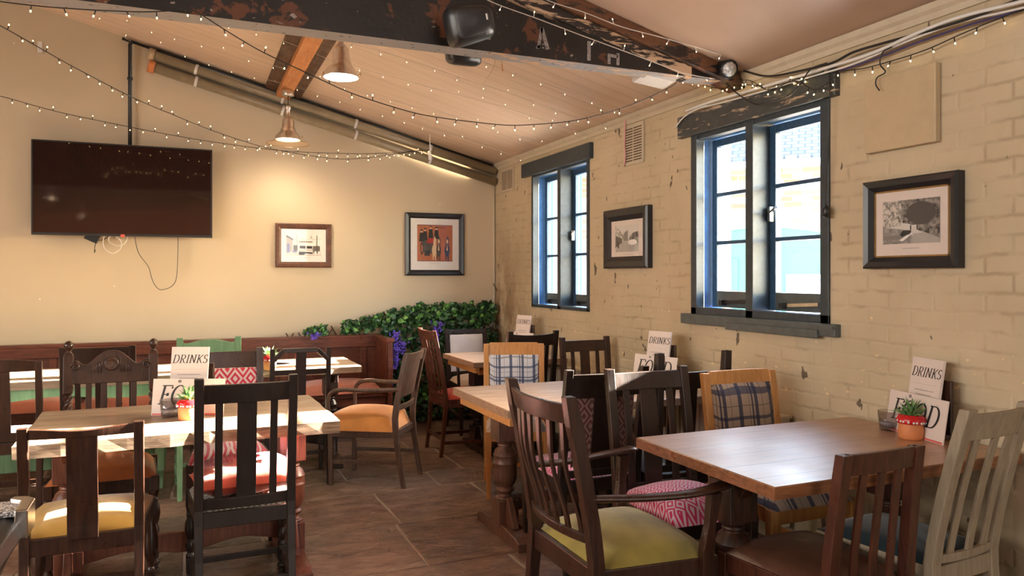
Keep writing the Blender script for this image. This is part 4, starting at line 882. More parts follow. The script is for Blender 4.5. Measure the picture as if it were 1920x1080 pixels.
# ---------------------------------------------------------------- tables
BAL = [(.050, 0), (.050, .012), (.034, .02), (.030, .035), (.046, .05), (.050, .06), (.046, .07), (.036, .078), (.052, .10), (.060, .13), (.062, .17), (.062, .225), (.066, .232), (.062, .24), (.060, .275), (.064, .283), (.058, .293), (.052, .315), (.034, .335), (.040, .345), (.034, .355), (.05, .37), (.05, .38)]
def trestle(name, label, x0, x1, y0, y1, rz, th, top, edge, ped, pxs, span, rustic=False, bearer=None, grp=None, zt=.76, slim=1.0, apron=None):
    cx, cy = (x0+x1)/2, (y0+y1)/2; w, d = x1-x0, y1-y0; t = thing(name, label, 'table', (cx, cy, 0), rz, grp); g = G(); rd = random.Random(len(label))
    N = 16; ring = []
    for i in range(N): ring.append((-w/2+w*i/N, -d/2))
    M2 = 8
    for i in range(M2): ring.append((w/2, -d/2+d*i/M2))
    for i in range(N): ring.append((w/2-w*i/N, d/2))
    for i in range(M2): ring.append((-w/2, d/2-d*i/M2))
    j = .004 if rustic else .0006; ring = [(a+rd.uniform(-j, j), b+rd.uniform(-j, j)) for a, b in ring]; m = len(ring)
    ch = .004; inn = [(a*(1-2*ch/w), b*(1-2*ch/d)) for a, b in ring]
    lowr = [(a+rd.uniform(-j, j), b+rd.uniform(-j, j), zt-th+rd.uniform(0, j)) for a, b in ring]
    g.add([(a, b, zt) for a, b in inn]+[(a, b, zt-ch) for a, b in ring]+[(a, b, z) for a, b, z in lowr], [tuple(range(m))], top)
    g.add([(a, b, zt) for a, b in inn]+[(a, b, zt-ch) for a, b in ring]+lowr, [(k+i, k+(i+1) % m, k+m+(i+1) % m, k+m+i) for k in (0, m) for i in range(m)]+[tuple(reversed(range(2*m, 3*m)))], edge)
    g.obj('tabletop', t)
    zb = zt-th; D = span
    for px in pxs:
        lx = px-cx; P = thing('pedestal', None, None, (lx, 0, 0)); P.parent = t; P.empty_display_size = .05
        h = zb-.045; b = .058*slim; g = G()
        g.span((-b, -b, .06), (b, b, .20), ped); sc = (h-.15-.20)/.38
        g.lathe([(r*slim*1.08, z*sc) for r, z in BAL], (0, 0, .20), ped, 24); g.span((-b*1.08, -b*1.08, h-.15), (b*1.08, b*1.08, h), ped); g.obj('column', P, .004)
        g = G(); hd = D/2; g.prism([(-hd, 0), (-hd, .045), (-hd+.05, .062), (-.09, .075), (.09, .075), (hd-.05, .062), (hd, .045), (hd, 0)], .10, ped, lambda u, v, w_: (-.05+w_, u, v)); g.obj('foot', P, .004)
        g = G(); g.prism([(-hd*.95, zb), (-hd*.95, zb-.02), (-.10, zb-.055), (-.07, zb-.10), (.07, zb-.10), (.10, zb-.055), (hd*.95, zb-.02), (hd*.95, zb)], .05, bearer or ped, lambda u, v, w_: (-.025+w_, u, v)); g.obj('bearer', P, .003)
        for s_ in (-1, 1):
            g = G(); g.prism([(s_*.055, .075), (s_*.16, .075), (s_*.14, .11), (s_*.07, .22), (s_*.055, .22)], .034, ped, lambda u, v, w_: (-.017+w_, u, v)); g.obj('bracket', P, .003)
    if len(pxs) > 1:
        a, b = min(pxs)-cx, max(pxs)-cx; g = G(); n_ = 16; g.rail(a, b, lambda x: .14-.018*math.cos((x-a)/(b-a)*2*math.pi*2), lambda x: .22, lambda x, z: -.018, .036, ped, 24); g.obj('stretcher', t, .003)
    if bearer:
        g = G(); x = -w/2+.035; g.span((x, -d/2+.06, zb-.052), (x+.035, d/2-.03, zb), bearer); g.obj('edge_batten', t, .003)
    if apron:
        g = G(); A = w/2-.08; g.rail(-A, A, lambda x: zb-.07+.018*math.cos(x*9), lambda x: zb, lambda x, z: -d/2+.03, .02, apron, 30)
        g.span((-A, d/2-.05, zb-.08), (A, d/2-.03, zb), apron); g.obj('apron', t)
    return t
T1 = trestle('rustic_table', 'rough thick-planked pine table on turned reddish pedestals, nearest on the left', -.645, .628, 3.49, 4.31, R(1.8), .058, 'top_rustic', 'top_edge', 'pedred', (-.49, .47), .66, True)
T2 = trestle('pub_table', 'pale scrubbed plank table in the middle with plump turned pedestals and pine edge batten', 1.44, 2.77, 3.43, 4.27, 0, .042, 'top_pale', 'edge_pale', 'ped', (1.60, 2.55), .60, False, 'honeyx')
T3 = trestle('pub_table', 'small pale plank table in the far corner before the ivy', 2.0, 2.80, 5.43, 6.2, 0, .04, 'top_pale', 'edge_pale', 'oak_dark', (2.18, 2.66), .52, False, 'honeyx')
T4 = trestle('pub_table', 'glossy varnished pine table against the brick wall, nearest on the right', 1.685, 2.86, 1.855, 2.655, 0, .042, 'top_gloss', 'edge_gloss', 'walnut', (1.85, 2.65), .58, False, None)
T5 = trestle('bench_table', 'pine plank table on dark turned pedestals before the right end of the wall bench', -.06, 1.17, 5.565, 6.27, 0, .05, 'top_rustic', 'top_edge', 'oak_dark', (.12, 1.0), .56, True, slim=.85)
t = thing('bench_table', 'plank table with green painted frame before the left part of the wall bench', 'table', (-1.1, 5.92, 0)); iv = Matrix.Translation((1.1, -5.92, 0))
g = G(); g.span((-2.10, 5.57, .705), (-.075, 6.27, .76), 'top_rustic'); g.obj('tabletop', t, .004, xf=iv)
g = G(); g.rail(-2.0, -.14, lambda x: .635+.014*math.cos(x*8), lambda x: .705, lambda x, z: 5.60, .022, 'green', 40); g.span((-2.0, 6.2, .62), (-.14, 6.222, .705), 'green'); g.span((-.16, 5.6, .62), (-.14, 6.22, .705), 'green'); g.obj('apron', t, xf=iv)
for x in (-1.98, -.18):
    for y in (5.60, 6.2): g = G(); g.sweep([((x, y, 0), .020, .020), ((x, y, .12), .026, .026), ((x, y, .5), .034, .034), ((x, y, .70), .036, .036)], 'green'); g.obj('leg', t, .003, xf=iv)
g = G(); g.span((-1.98, 5.85, .13), (-.18, 5.90, .26), 'green'); g.obj('stretcher', t, .003, xf=iv)

# ---------------------------------------------------------------- chairs
TURN = [(.022, 0), (.020, .01), (.014, .02), (.019, .035), (.023, .05), (.019, .065), (.013, .075), (.020, .09), (.026, .12), (.023, .15), (.014, .17), (.020, .18), (.014, .19), (.019, .205), (.022, .22)]
TURN2 = [(.020, 0), (.012, .012), (.017, .03), (.027, .06), (.030, .09), (.028, .13), (.020, .17), (.014, .195), (.021, .205), (.013, .215), (.022, .22)]
CHAIR_WORD = 'chair'
def chair(name, label, bc, ang, w, d, sh, th, wd, rake=.07, top='flat', tophh=.075, slats=((-.09, .028), (0, .09), (.09, .028)), low=.035, slat_mat=None,
          seat='oak_dark', seatth=.03, crown=.02, front='square', fwx=1.10, arms=None, post=(.019, .016), ears=.0, curve=.012, panel=None, splay=.05, grp=None, stretch='H', lowh=.035, frame_h=.065, thick_seat=0, cat='chair', spread=0.0, wavy=0, mid=None, seatmat2=None, legtaper=.8, twist=False, splat_back=None, top_in=0):
    """bc: ground point under the middle of the backrest at seat level; ang: way the chair faces, degrees"""
    f = Vector((math.cos(R(ang)), math.sin(R(ang)), 0)); loc = Vector((bc[0], bc[1], 0))+f*d/2
    t = thing(name, label, cat, loc, R(ang-90), grp); W2 = w/2; y0 = -d/2; hw, hd = post
    def yb(z):
        if z < sh: return y0-splay*((sh-z)/sh)**1.6
        return y0-rake*((z-sh)/(th-sh))**1.25
    xs = W2-hw
    def xo(z): return xs-(top_in*max(0, (z-sh)/(th-sh)))
    # rear posts run from foot to top
    for s_ in (-1, 1):
        g = G(); zs = [0, .12, .25, sh-.06, sh]+[sh+(th-sh)*k/7 for k in range(1, 8)]; ztop = th+ears
        if twist: zs = [z for z in zs if z < sh+.04]
        zs = zs if twist else zs[:-1]+[ztop]
        pth = []
        for z in zs:
            k = 1 if z > sh else (legtaper+(1-legtaper)*z/sh); wv_ = wavy*.006*math.sin((z-sh)*42) if z > sh else 0
            pth.append(((s_*xo(z), yb(z)+wv_*.0, z), hw*k, hd*(k+(wavy*.22*math.sin((z-sh)*40) if z > sh else 0))))
        if top == 'finial': z = pth[-1][2]; pth.append(((s_*xs, yb(z), z+.018), .003, .003))
        g.sweep(pth, wd)
        if twist:
            z0 = sh+.03; z1 = th-.30+.02; vs = []; N = 60; S = 12
            for k in range(N+1):
                z = z0+(z1-z0)*k/N; a0 = k/N*2*math.pi*3.2*s_
                for i in range(S):
                    a = 2*math.pi*i/S; r = .0165+.0075*math.cos(2*(a-a0)); vs.append((s_*xs+r*math.cos(a), yb(z)+r*math.sin(a), z))
            g.add(vs, [(k*S+i, k*S+(i+1) % S, (k+1)*S+(i+1) % S, (k+1)*S+i) for k in range(N) for i in range(S)], wd, True)
            zt = z1; g.sweep([((s_*xs, yb(zt), zt), .012, .012), ((s_*xs, yb(zt), zt+.012), .022, .020), ((s_*xs, yb(th-.07), th-.08), .022, .020), ((s_*xs, yb(th-.06), th-.065), .016, .016)], wd)
            g.lathe([(.018, 0), (.010, .008), (.013, .016), (.022, .030), (.0235, .042), (.018, .055), (.008, .063), (0, .065)], (s_*xs, yb(th), th-.065), wd, 16)
        g.obj('rear_leg' if sh > 0 else 'leg', t, .003)
    # top rail
    zr = th-tophh; yt = yb(th)-hd*.6
    def yf(x, z): return yb(z)-.009-curve*(1-(x/xs)**2)
    if top == 'flat': zt, zb_ = (lambda x: th-.006), (lambda x: zr)
    elif top == 'finial': zt, zb_ = (lambda x: th-.10), (lambda x: th-.10-tophh)
    elif top == 'arch': zt, zb_ = (lambda x: th+.016*(1-(x/xs)**2)), (lambda x: zr-.002)
    elif top == 'sag': zt, zb_ = (lambda x: th-.012*(1-abs(x/xs)**2)), (lambda x: zr+.012*(1-(x/xs)**2)*0)
    elif top == 'yoke': zt, zb_ = (lambda x: th-.012-.006*math.cos(x/xs*math.pi)), (lambda x: zr)
    elif top == 'carved':
        zt = lambda x: th-.150+.095*math.exp(-abs(x/(xs*.50))**2.6)+.045*math.exp(-((abs(x)-xs*.83)/(xs*.14))**2)
        zb_ = lambda x: th-.225+.0*x
    elif top == 'pub': zt, zb_ = (lambda x: th-.012 if abs(x) > xs*.86 else th+.004), (lambda x: zr)
    elif top == 'ears':
        zt = lambda x: th-.035+.022*(1-(x/(xs*.7))**2 if abs(x) < xs*.7 else 0)*1.0+(.025 if abs(x) > xs*.9 else 0); zb_ = lambda x: th-.035-tophh
    elif top == 'octagon': zt, zb_ = (lambda x: th-.0), (lambda x: th-.03)
    X = xs if top != 'octagon' else xs*.62
    if top == 'octagon':
        g = G(); g.bar((-X, yb(th), th-.015), (X, yb(th), th-.015), .03, .03, wd, (0, 0, 1))
        for s_ in (-1, 1): g.bar((s_*X*.97, yb(th), th-.014), (s_*xs, yb(th-.085), th-.085), .03, .03, wd, (0, 1, 0))
        g.obj('top_rail', t, .003)
    else:
        g = G(); g.rail(-xo(th), xo(th), zb_, zt, yf, .02, wd, 28); tr = g.obj('top_rail', t, .003)
        if top == 'carved':
            g = G(); yy = yb(th-.13)-.010-curve; s_ = 1
            for sgn in (-1, 1):   # scrolls and centre boss on the seat side
                q = [Vector((sgn*(xs*.83+.022*math.cos(a)*(1-a/12)), yy+.036, th-.135+.022*math.sin(a)*(1-a/12))) for a in [k*.45 for k in range(20)]]; g.tube(q, .005, wd, 5)
            g.lathe([(.034, 0), (.036, .006), (.028, .010), (.022, .004), (0, .010)], (0, yy+.026, th-.125), wd, 20, Vector((0, 1, 0)))
            for k in range(4):
                for sgn in (-1, 1): g.tube([(sgn*(.042+.012*k), yy+.033, th-.092-.014*k), (sgn*(.046+.016*k), yy+.033, th-.17)], .002, wd, 5)
            tag(g.obj('carving', tr), 'carved scrolls and oval boss')
    ztop_in = (zb_(0))
    zl = sh+low
    if low >= 0:
        g = G(); g.rail(-xo(zl), xo(zl), lambda x: zl-.0, lambda x: zl+lowh, yf, .018, wd, 10); g.obj('lower_rail', t, .002)
    zlo = zl+lowh if low >= 0 else sh-.02
    if mid is not None: g = G(); g.rail(-xo(mid), xo(mid), lambda x: mid, lambda x: mid+.035, yf, .016, wd, 10); g.obj('middle_rail', t, .002)
    for q in slats:
        sx, sw = q[0], q[1]; zmid = q[2] if len(q) > 2 else None
        g = G(); n_ = 8; pth = []
        for k in range(n_+1):
            z = zlo-.004+(ztop_in+.008-zlo)*k/n_; kk = (z-sh)/(th-sh); hwv = sw/2*(1+(.22*math.sin(kk*9) if wavy else 0)); xx = sx*(1-top_in/W2*kk)
            pth.append(((xx*(1+spread*kk), yf(xx, z)+.010+(wavy*.012*math.sin(kk*8)), z), hwv, .0055))
        g.sweep(pth, slat_mat or wd); g.obj('splat' if sw > .055 else 'slat', t, .0015)
    if panel:
        m_, za, zb2, pw = panel[:4]; side = panel[4] if len(panel) > 4 else 1; tk = panel[5] if len(panel) > 5 else .03
        def pf(u, v, off):
            a = 2*u-1; x = a*pw/2; z = za+(zb2-za)*v; k = (1-abs(a)**6)*(1-abs(2*v-1)**6); return Vector((x, yf(x, z)+.012+side*(tk*.25+off*k*tk*.75), z))
        g = G(); g.grid(lambda u, v: pf(u, v, 1), 12, 12, m_); g.grid(lambda u, v: pf(1-u, v, -.6), 12, 12, m_ if len(panel) < 7 else panel[6]); g.obj('back_upholstery', t)
    # seat
    fw = w*fwx/2
    g = G(); z1 = sh-.012-thick_seat; z0 = z1-frame_h; y1 = d/2
    g.bar((-xs, y0, (z0+z1)/2), (-fw+.015, y1-.015, (z0+z1)/2), .02, frame_h, wd); g.bar((xs, y0, (z0+z1)/2), (fw-.015, y1-.015, (z0+z1)/2), .02, frame_h, wd)
    g.span((-fw+.01, y1-.025, z0), (fw-.01, y1-.003, z1), wd); g.span((-xs, y0-.012, z0), (xs, y0+.01, z1), wd); g.obj('seat_frame', t, .003)
    g = G(); tks = seatth+thick_seat
    pad(lambda v: (W2-.018)*(1-v)+(fw-.008)*v if not thick_seat else (W2+.004)*(1-v)+(fw+.006)*v, d-.004 if not thick_seat else d+.02, sh-.014-thick_seat, tks+.004, crown, y0+.014, mat=seat, g=g, e=5 if thick_seat else 4); g.obj('seat', t)
    # front legs
    for s_ in (-1, 1):
        g = G(); x = s_*(fw-.02); y = y1-.02; zt_ = sh-.012
        if arms and arms.get('post', 1) == 1: zt_ = sh-.012
        if front == 'square': g.sweep([((x, y, 0), .013, .013), ((x, y, zt_-frame_h), .019, .019), ((x, y, zt_), .020, .020)], wd)
        elif front == 'turned':
            g.lathe([(r*.95, z*.30) for r, z in TURN], (x, y, 0), wd, 14); g.sweep([((x, y, .066), .020, .020), ((x, y, .135), .020, .020)], wd)
            L = zt_-.07-.135; g.lathe([(r, z*L/.22) for r, z in TURN], (x, y, .135), wd, 16); g.sweep([((x, y, zt_-.07), .021, .021), ((x, y, zt_), .021, .021)], wd)
        elif front == 'bulb':
            g.lathe([(.016, 0), (.022, .012), (.018, .03), (.012, .045), (.016, .06)], (x, y, 0), wd, 14); g.sweep([((x, y, .06), .018, .018), ((x, y, .12), .018, .018)], wd)
            L = zt_-.07-.12; g.lathe([(r, z*L/.22) for r, z in TURN2], (x, y, .12), wd, 16); g.sweep([((x, y, zt_-.07), .021, .021), ((x, y, zt_), .021, .021)], wd)
        elif front == 'heavy': g.sweep([((x, y, 0), .019, .019), ((x, y, zt_), .024, .024)], wd)
        g.obj('front_leg', t, .003)
    ys = .17 if stretch != 'low' else .11
    if stretch:
        for s_ in (-1, 1): g = G(); g.bar((s_*xs, yb(ys), ys), (s_*(fw-.02), y1-.02, ys-.01), .016, .026, wd); g.obj('stretcher', t, .002)
        if stretch in ('H', 'box', 'low'): g = G(); a = 0 if stretch == 'H' else 1; g.bar((-fw*.95 if a else -W2*.98, (yb(ys)+y1)/2 if not a else y1-.02, ys), (fw*.95 if a else W2*.98, (yb(ys)+y1)/2 if not a else y1-.02, ys), .016, .026, wd); g.obj('stretcher', t, .002)
        if stretch in ('box', 'low'): g = G(); g.bar((-xs, yb(ys), ys+.03), (xs, yb(ys), ys+.03), .016, .03, wd); g.obj('stretcher', t, .002)
    if arms:
        az = arms['z']; sty = arms.get('style', 'flat')
        for s_ in (-1, 1):
            xb_, xf_ = s_*(xo(az)+.004), s_*(fw+.012)
            if sty == 'flat':
                pts = [(xb_, yb(az+.01), az+.01), (s_*(W2+.012), y0+d*.35, az), (xf_+s_*.008, y1-.12, az+.004), (xf_, y1+.02, az+.016)]; p = spline(pts, 6); vs = []; n_ = len(p)
                for k, q in enumerate(p):
                    u = k/(n_-1); hw_ = .016+.016*u; hz = .013
                    for a in range(10): an = 2*math.pi*a/10; vs.append(q+Vector((math.cos(an)*hw_, 0, math.sin(an)*hz)))
                last = p[-1]; vs += [last+Vector((math.cos(2*math.pi*a/10)*.022, .022, math.sin(2*math.pi*a/10)*.008)) for a in range(10)]
                g = G(); m_ = n_+1; g.add(vs, [(k*10+i, k*10+(i+1) % 10, (k+1)*10+(i+1) % 10, (k+1)*10+i) for k in range(m_-1) for i in range(10)]+[tuple(range(10)), tuple(range((m_-1)*10, m_*10))], wd, True); g.obj('arm', t)
                g = G(); g.sweep([((s_*(fw-.004), y1-.045, sh-.08), .017, .022), ((s_*(fw), y1-.045, sh+.02), .017, .024), ((xf_-s_*.004, y1-.035, (sh+az)/2), .015, .017), ((xf_, y1-.02, az-.006), .017, .026)], wd); g.obj('arm_support', t, .003)
            else:  # bent arm flowing down into the front leg
                pts = [(xb_, yb(az), az), (s_*(W2+.02), y0+d*.45, az-.008), (xf_, y1-.13, az-.004), (xf_, y1-.045, az-.022), (xf_, y1-.012, az-.075), (s_*(fw+.006), y1-.012, sh+.03), (s_*fw, y1-.012, sh-.08)]
                g = G(); p = spline(pts, 7); g.tube(p, [.0145]*len(p), wd, 8); g.obj('arm', t)
    return t

# around the rough table on the left
C_yel = chair('dining_chair', 'low dark chair with mustard seat and one wide splat, bottom left corner, back turned', (-.37, 3.30), 90, .42, .44, .45, .862, 'walnut', .04, 'yoke', .045, ((0, .105),), -1, seat='yellow', front='bulb', crown=.03, seatth=.03, curve=.02, fwx=1.12, post=(.018, .016), stretch='low')
C_dk = chair('dining_chair', 'tall near-black slatted chair carrying two cushions, back turned, at the rough table', (.22, 3.375), 91.5, .405, .42, .455, .985, 'oak_black', .07, 'flat', .085, ((-.108, .030), (0, .078), (.108, .030)), .0, seat='zigzag', front='turned', post=(.0185, .016), ears=.022, lowh=.045, stretch='low')
C_car = chair('carved_chair', 'carved oak chair with barley-twist posts and ball finials, tan leather seat', (-.375, 4.47), -90, .44, .44, .47, 1.085, 'walnut', .05, 'carved', .08, ((-.105, .028), (-.035, .030), (.035, .030), (.105, .028)), .03, seat='tan_leather', front='turned', twist=True, post=(.021, .019), seatth=.045, crown=.03, curve=.004)
C_dia = chair('dining_chair', 'brown chair with red diamond upholstered back, on the far side of the rough table', (.205, 4.66), -90, .40, .42, .46, .985, 'walnut', .06, 'flat', .10, (), -1, seat='dia_red', panel=('dia_red', .54, .885, .33, 1, .03), ears=.014)
# in front of the bench tables
C_l = chair('dining_chair', 'curved-top dark chair with splat at the far left edge by the green table', (-1.0, 5.2), 90, .42, .42, .46, .925, 'walnut', .05, 'arch', .055, ((0, .10),), .0, seat='black_pad', post=(.018, .016), lowh=.05)
C_b = chair('dining_chair', 'plain dark chair with solid top rail just behind the carved barley-twist chair', (-.50, 5.2), 90, .405, .42, .46, 1.0, 'oak_dark', .06, 'flat', .14, ((-.11, .03), (0, .035), (.11, .03)), .0, seat='black_pad')
C_g = chair('green_chair', 'sage green painted chair with raised ears before the wall bench', (.12, 5.27), 90, .385, .40, .45, 1.03, 'green', .05, 'ears', .09, ((-.10, .03), (0, .035), (.10, .03)), .0, seat='green', front='turned', crown=.0, seatth=.02)
C_o = chair('octagon_chair', 'dark chair with octagonal open back, between the rough table and the wall bench', (.695, 5.3), 90, .40, .42, .45, .935, 'oak_dark', .04, 'octagon', .03, ((0, .07),), -1, mid=.755, seat='bench_cush', post=(.016, .014))
C_arm = chair('carver_armchair', 'grey-brown bentwood armchair with thick orange suede seat standing in the aisle', (1.375, 5.135), 146, .40, .47, .465, .905, 'armwood', .085, 'flat', .07, (), .05, seat='orange_suede', thick_seat=.075, seatth=.03, crown=.03, fwx=1.12, arms=dict(z=.66, style='bent'), panel=('armwood', .60, .85, .335, 1, .012), frame_h=.045, splay=.06, legtaper=.75, stretch='side', cat='armchair', post=(.016, .019), curve=.02)
# far corner table
C_r = chair('dining_chair', 'tall reddish slatted chair with red seat, side-on at the far corner table', (1.855, 5.87), 0, .42, .44, .46, .995, 'mahog', .10, 'flat', .085, ((-.11, .03), (-.037, .035), (.037, .035), (.11, .03)), .0, seat='red_seat', crown=.03, stretch='low', splay=.04, curve=.02)
C_w = chair('upholstered_chair', 'dark-framed chair with off-white upholstered back in front of the ivy', (2.44, 6.80), -90, .42, .44, .46, .92, 'oak_dark', .05, 'flat', .05, (), .03, seat='beige_seat', panel=('white_uph', .52, .865, .33, 1, .03), arms=dict(z=.66, style='bent'), crown=.03, seatth=.04)
C_c1 = chair('dining_chair', 'near-black wide-railed chair at the near side of the far corner table, back turned', (2.325, 5.12), 90, .405, .42, .46, 1.0, 'oak_black', .07, 'sag', .09, ((-.115, .03), (0, .05), (.115, .03)), .0, seat='black_pad', ears=.02)
# middle table
C_pl = chair('plaid_chair', 'honey pine chair with blue and white plaid back at the middle table', (2.06, 4.79), -110, .42, .40, .445, .955, 'honey', .06, 'pub', .085, (), .0, seat='plaid_tan', panel=('plaid_blue', .50, .875, .335, 1, .035), crown=.03, seatth=.04, post=(.018, .017), ears=-.004, fwx=.98)
C_c2 = chair('dining_chair', 'brown chair with beaded rail and short slats between middle table and radiator', (2.62, 4.76), -90, .40, .42, .45, .965, 'walnut', .05, 'flat', .085, ((-.10, .028), (0, .075), (.10, .028)), .0, seat='black_pad', ears=.02)
C_pat = chair('dining_chair', 'near-black chair with dull red patterned strips either side of its splat', (1.85, 3.24), 90, .455, .44, .45, .96, 'oak_black', .07, 'flat', .12, ((0, .13),), .0, seat='dia_mag', panel=('dia_dull', .50, .85, .33, 1, .012), ears=.02, fwx=1.0)
C_fin = chair('dining_chair', 'tall near-black chair with pointed posts rising above its low top rail', (2.31, 3.16), 90, .445, .44, .45, 1.045, 'oak_black', .05, 'finial', .085, ((-.12, .035), (0, .05), (.12, .035)), .0, seat='black_pad', post=(.021, .017), fwx=1.0)
# right-hand table
C_mag = chair('dining_chair', 'brown-black slatted chair facing the varnished table, magenta diamond seat', (1.945, 2.90), -92, .43, .44, .455, .985, 'oak_dark', .08, 'flat', .085, ((-.115, .034), (0, .085), (.115, .034)), .0, seat='dia_mag', crown=.045, seatth=.05, post=(.020, .017), ears=.014, fwx=1.0)
C_tan = chair('plaid_chair', 'honey pine chair with brown and navy plaid back against the brick wall side', (2.49, 2.93), -91, .435, .45, .45, .955, 'honey', .07, 'pub', .085, (), .0, seat='plaid_tan', panel=('plaid_tan', .50, .895, .365, 1, .035), crown=.03, seatth=.04, post=(.0185, .017), front='heavy', ears=-.004)
C_fore = chair('open_armchair', 'large weathered oak armchair with olive seat and wavy slats, foreground', (1.26, 2.475), 0, .53, .46, .44, 1.0, 'walnut', .10, 'flat', .075, ((-.18, .024), (-.108, .024), (-.036, .024), (.036, .024), (.108, .024), (.18, .024)), .075, seat='olive', crown=.035, seatth=.04, arms=dict(z=.665, style='flat'), post=(.021, .024), ears=.022, wavy=1, curve=.045, front='heavy', cat='armchair', frame_h=.075, lowh=.03, fwx=1.1)
C_br = chair('dining_chair', 'low red-brown slatted chair with brown leather seat, bottom right, back turned', (2.02, 1.80), 92, .40, .46, .43, .875, 'mahog', .05, 'flat', .075, ((-.085, .030), (0, .030), (.085, .030)), -1, seat='brown_leather', fwx=1.14, post=(.022, .018), crown=.02, top_in=.015, ears=-.006)
C_gr = chair('painted_chair', 'distressed cream painted chair leaning beside the brick wall, dark teal seat', (2.46, 1.80), 95, .38, .44, .455, .98, 'whitepaint', .12, 'flat', .095, ((-.095, .034), (0, .034), (.095, .034)), .0, seat='navy', post=(.024, .018), ears=.012, curve=.02, front='heavy', lowh=.03, fwx=1.03)

# cushions lying on the near-black chair
def cushion(label, loc, size, mat, rz=0, tilt=(0, 0)):
    w, d, h = size; g = G()
    def fn(s_):
        def q(u, v):
            a, b = 2*u-1, 2*v-1; pin = 1-.06*(1-abs(a)**2)*abs(b)**4-.06*(1-abs(b)**2)*abs(a)**4
            k = (max(0, 1-abs(a)**2.6)*max(0, 1-abs(b)**2.6))**.55; return Vector((a*w/2*pin, b*d/2*pin, h/2+s_*h/2*k+.006*math.sin(a*9+b*5)*k))
        return q
    g.grid(fn(1), 20, 18, mat); g.grid(lambda u, v: fn(-1)(1-u, v), 20, 18, mat); o = g.obj('seat_cushion'); o.location = loc; o.rotation_euler = (tilt[0], tilt[1], rz); return tag(o, label, 'cushion')
cushion('magenta and white diamond cushion behind the coral one on the near-black chair', (.235, 3.71, .49), (.42, .26, .10), 'dia_mag', R(3), (R(0), 0))
cushion('coral red cushion lying at the back of the near-black chair seat', (.215, 3.52, .482), (.42, .25, .115), 'orange_red', R(4), (R(4), 0))
# ---------------------------------------------------------------- lettering
def ribbon(g, path, frame, mat, thin=.05, thick=.13, shear=.22, closed=False):
    """broad-nib stroke: thick where the path runs vertically"""
    pts = [Vector((x, y, 0)) for x, y in path]; n = len(pts); L = []; Rr = []
    for k, p in enumerate(pts):
        d = (pts[min(k+1, n-1)]-pts[max(k-1, 0)]).normalized(); t = (thin+(thick-thin)*abs(d.y)**1.6)/2; nn = Vector((-d.y, d.x, 0))
        L.append(p+nn*t); Rr.append(p-nn*t)
    V = [frame(q.x+shear*q.y, q.y) for q in L+Rr]; g.add(V, [(k, k+1, n+k+1, n+k) for k in range(n-1)], mat)
def arc(cx, cy, rx, ry, a0, a1, n=16): return [(cx+rx*math.cos(R(a0+(a1-a0)*k/n)), cy+ry*math.sin(R(a0+(a1-a0)*k/n))) for k in range(n+1)]
GL = {
 'D': (.74, [[(.16, 0), (.16, 1)], [(.04, .985), (.36, .985)]+arc(.36, .5, .33, .485, 90, -90)[1:]+[(.04, .015)]]),
 'R': (.70, [[(.16, 0), (.16, 1)], [(.04, .985), (.34, .985)]+arc(.36, .745, .23, .24, 90, -90)[1:]+[(.16, .505)], [(.34, .5), (.48, .2), (.62, .02), (.74, .03)], [(.02, .015), (.30, .015)]]),
 'I': (.32, [[(.16, 0), (.16, 1)], [(.02, .985), (.30, .985)], [(.02, .015), (.30, .015)]]),
 'N': (.76, [[(.13, 0), (.13, .96)], [(.13, .98), (.62, .02)], [(.62, 0), (.62, 1)], [(.0, .985), (.18, .985)], [(.0, .015), (.26, .015)], [(.5, .985), (.76, .985)]]),
 'K': (.70, [[(.16, 0), (.16, 1)], [(.02, .985), (.30, .985)], [(.02, .015), (.30, .015)], [(.18, .42), (.60, .97), (.68, .985)], [(.30, .58), (.48, .22), (.62, .02), (.74, .03)]]),
 'S': (.52, [arc(.27, .745, .19, .235, 25, 270, 16)[:-1]+arc(.27, .26, .21, .25, 90, -155, 16)]),
 'F': (.56, [[(.16, 0), (.16, 1)], [(.02, .985), (.56, .985), (.565, .83)], [(.16, .52), (.42, .52)], [(.42, .62), (.42, .42)], [(.02, .015), (.30, .015)]]),
 'O': (.78, [arc(.38, .5, .31, .49, 0, 360, 30)])}
GL['F'][1][3:4] = [[(.40, .60), (.41, .44)]]
def word(g, txt, x, y, h, frame, mat, gap=.08):
    for ch in txt:
        adv, st = GL[ch]
        for s_ in st: ribbon(g, [(a, b) for a, b in s_], lambda u, v, x=x: frame(x+u*h, y+v*h), mat)
        x += (adv+gap)*h
    return x
def word_w(txt, h, gap=.08): return sum((GL[c][0]+gap)*h for c in txt)

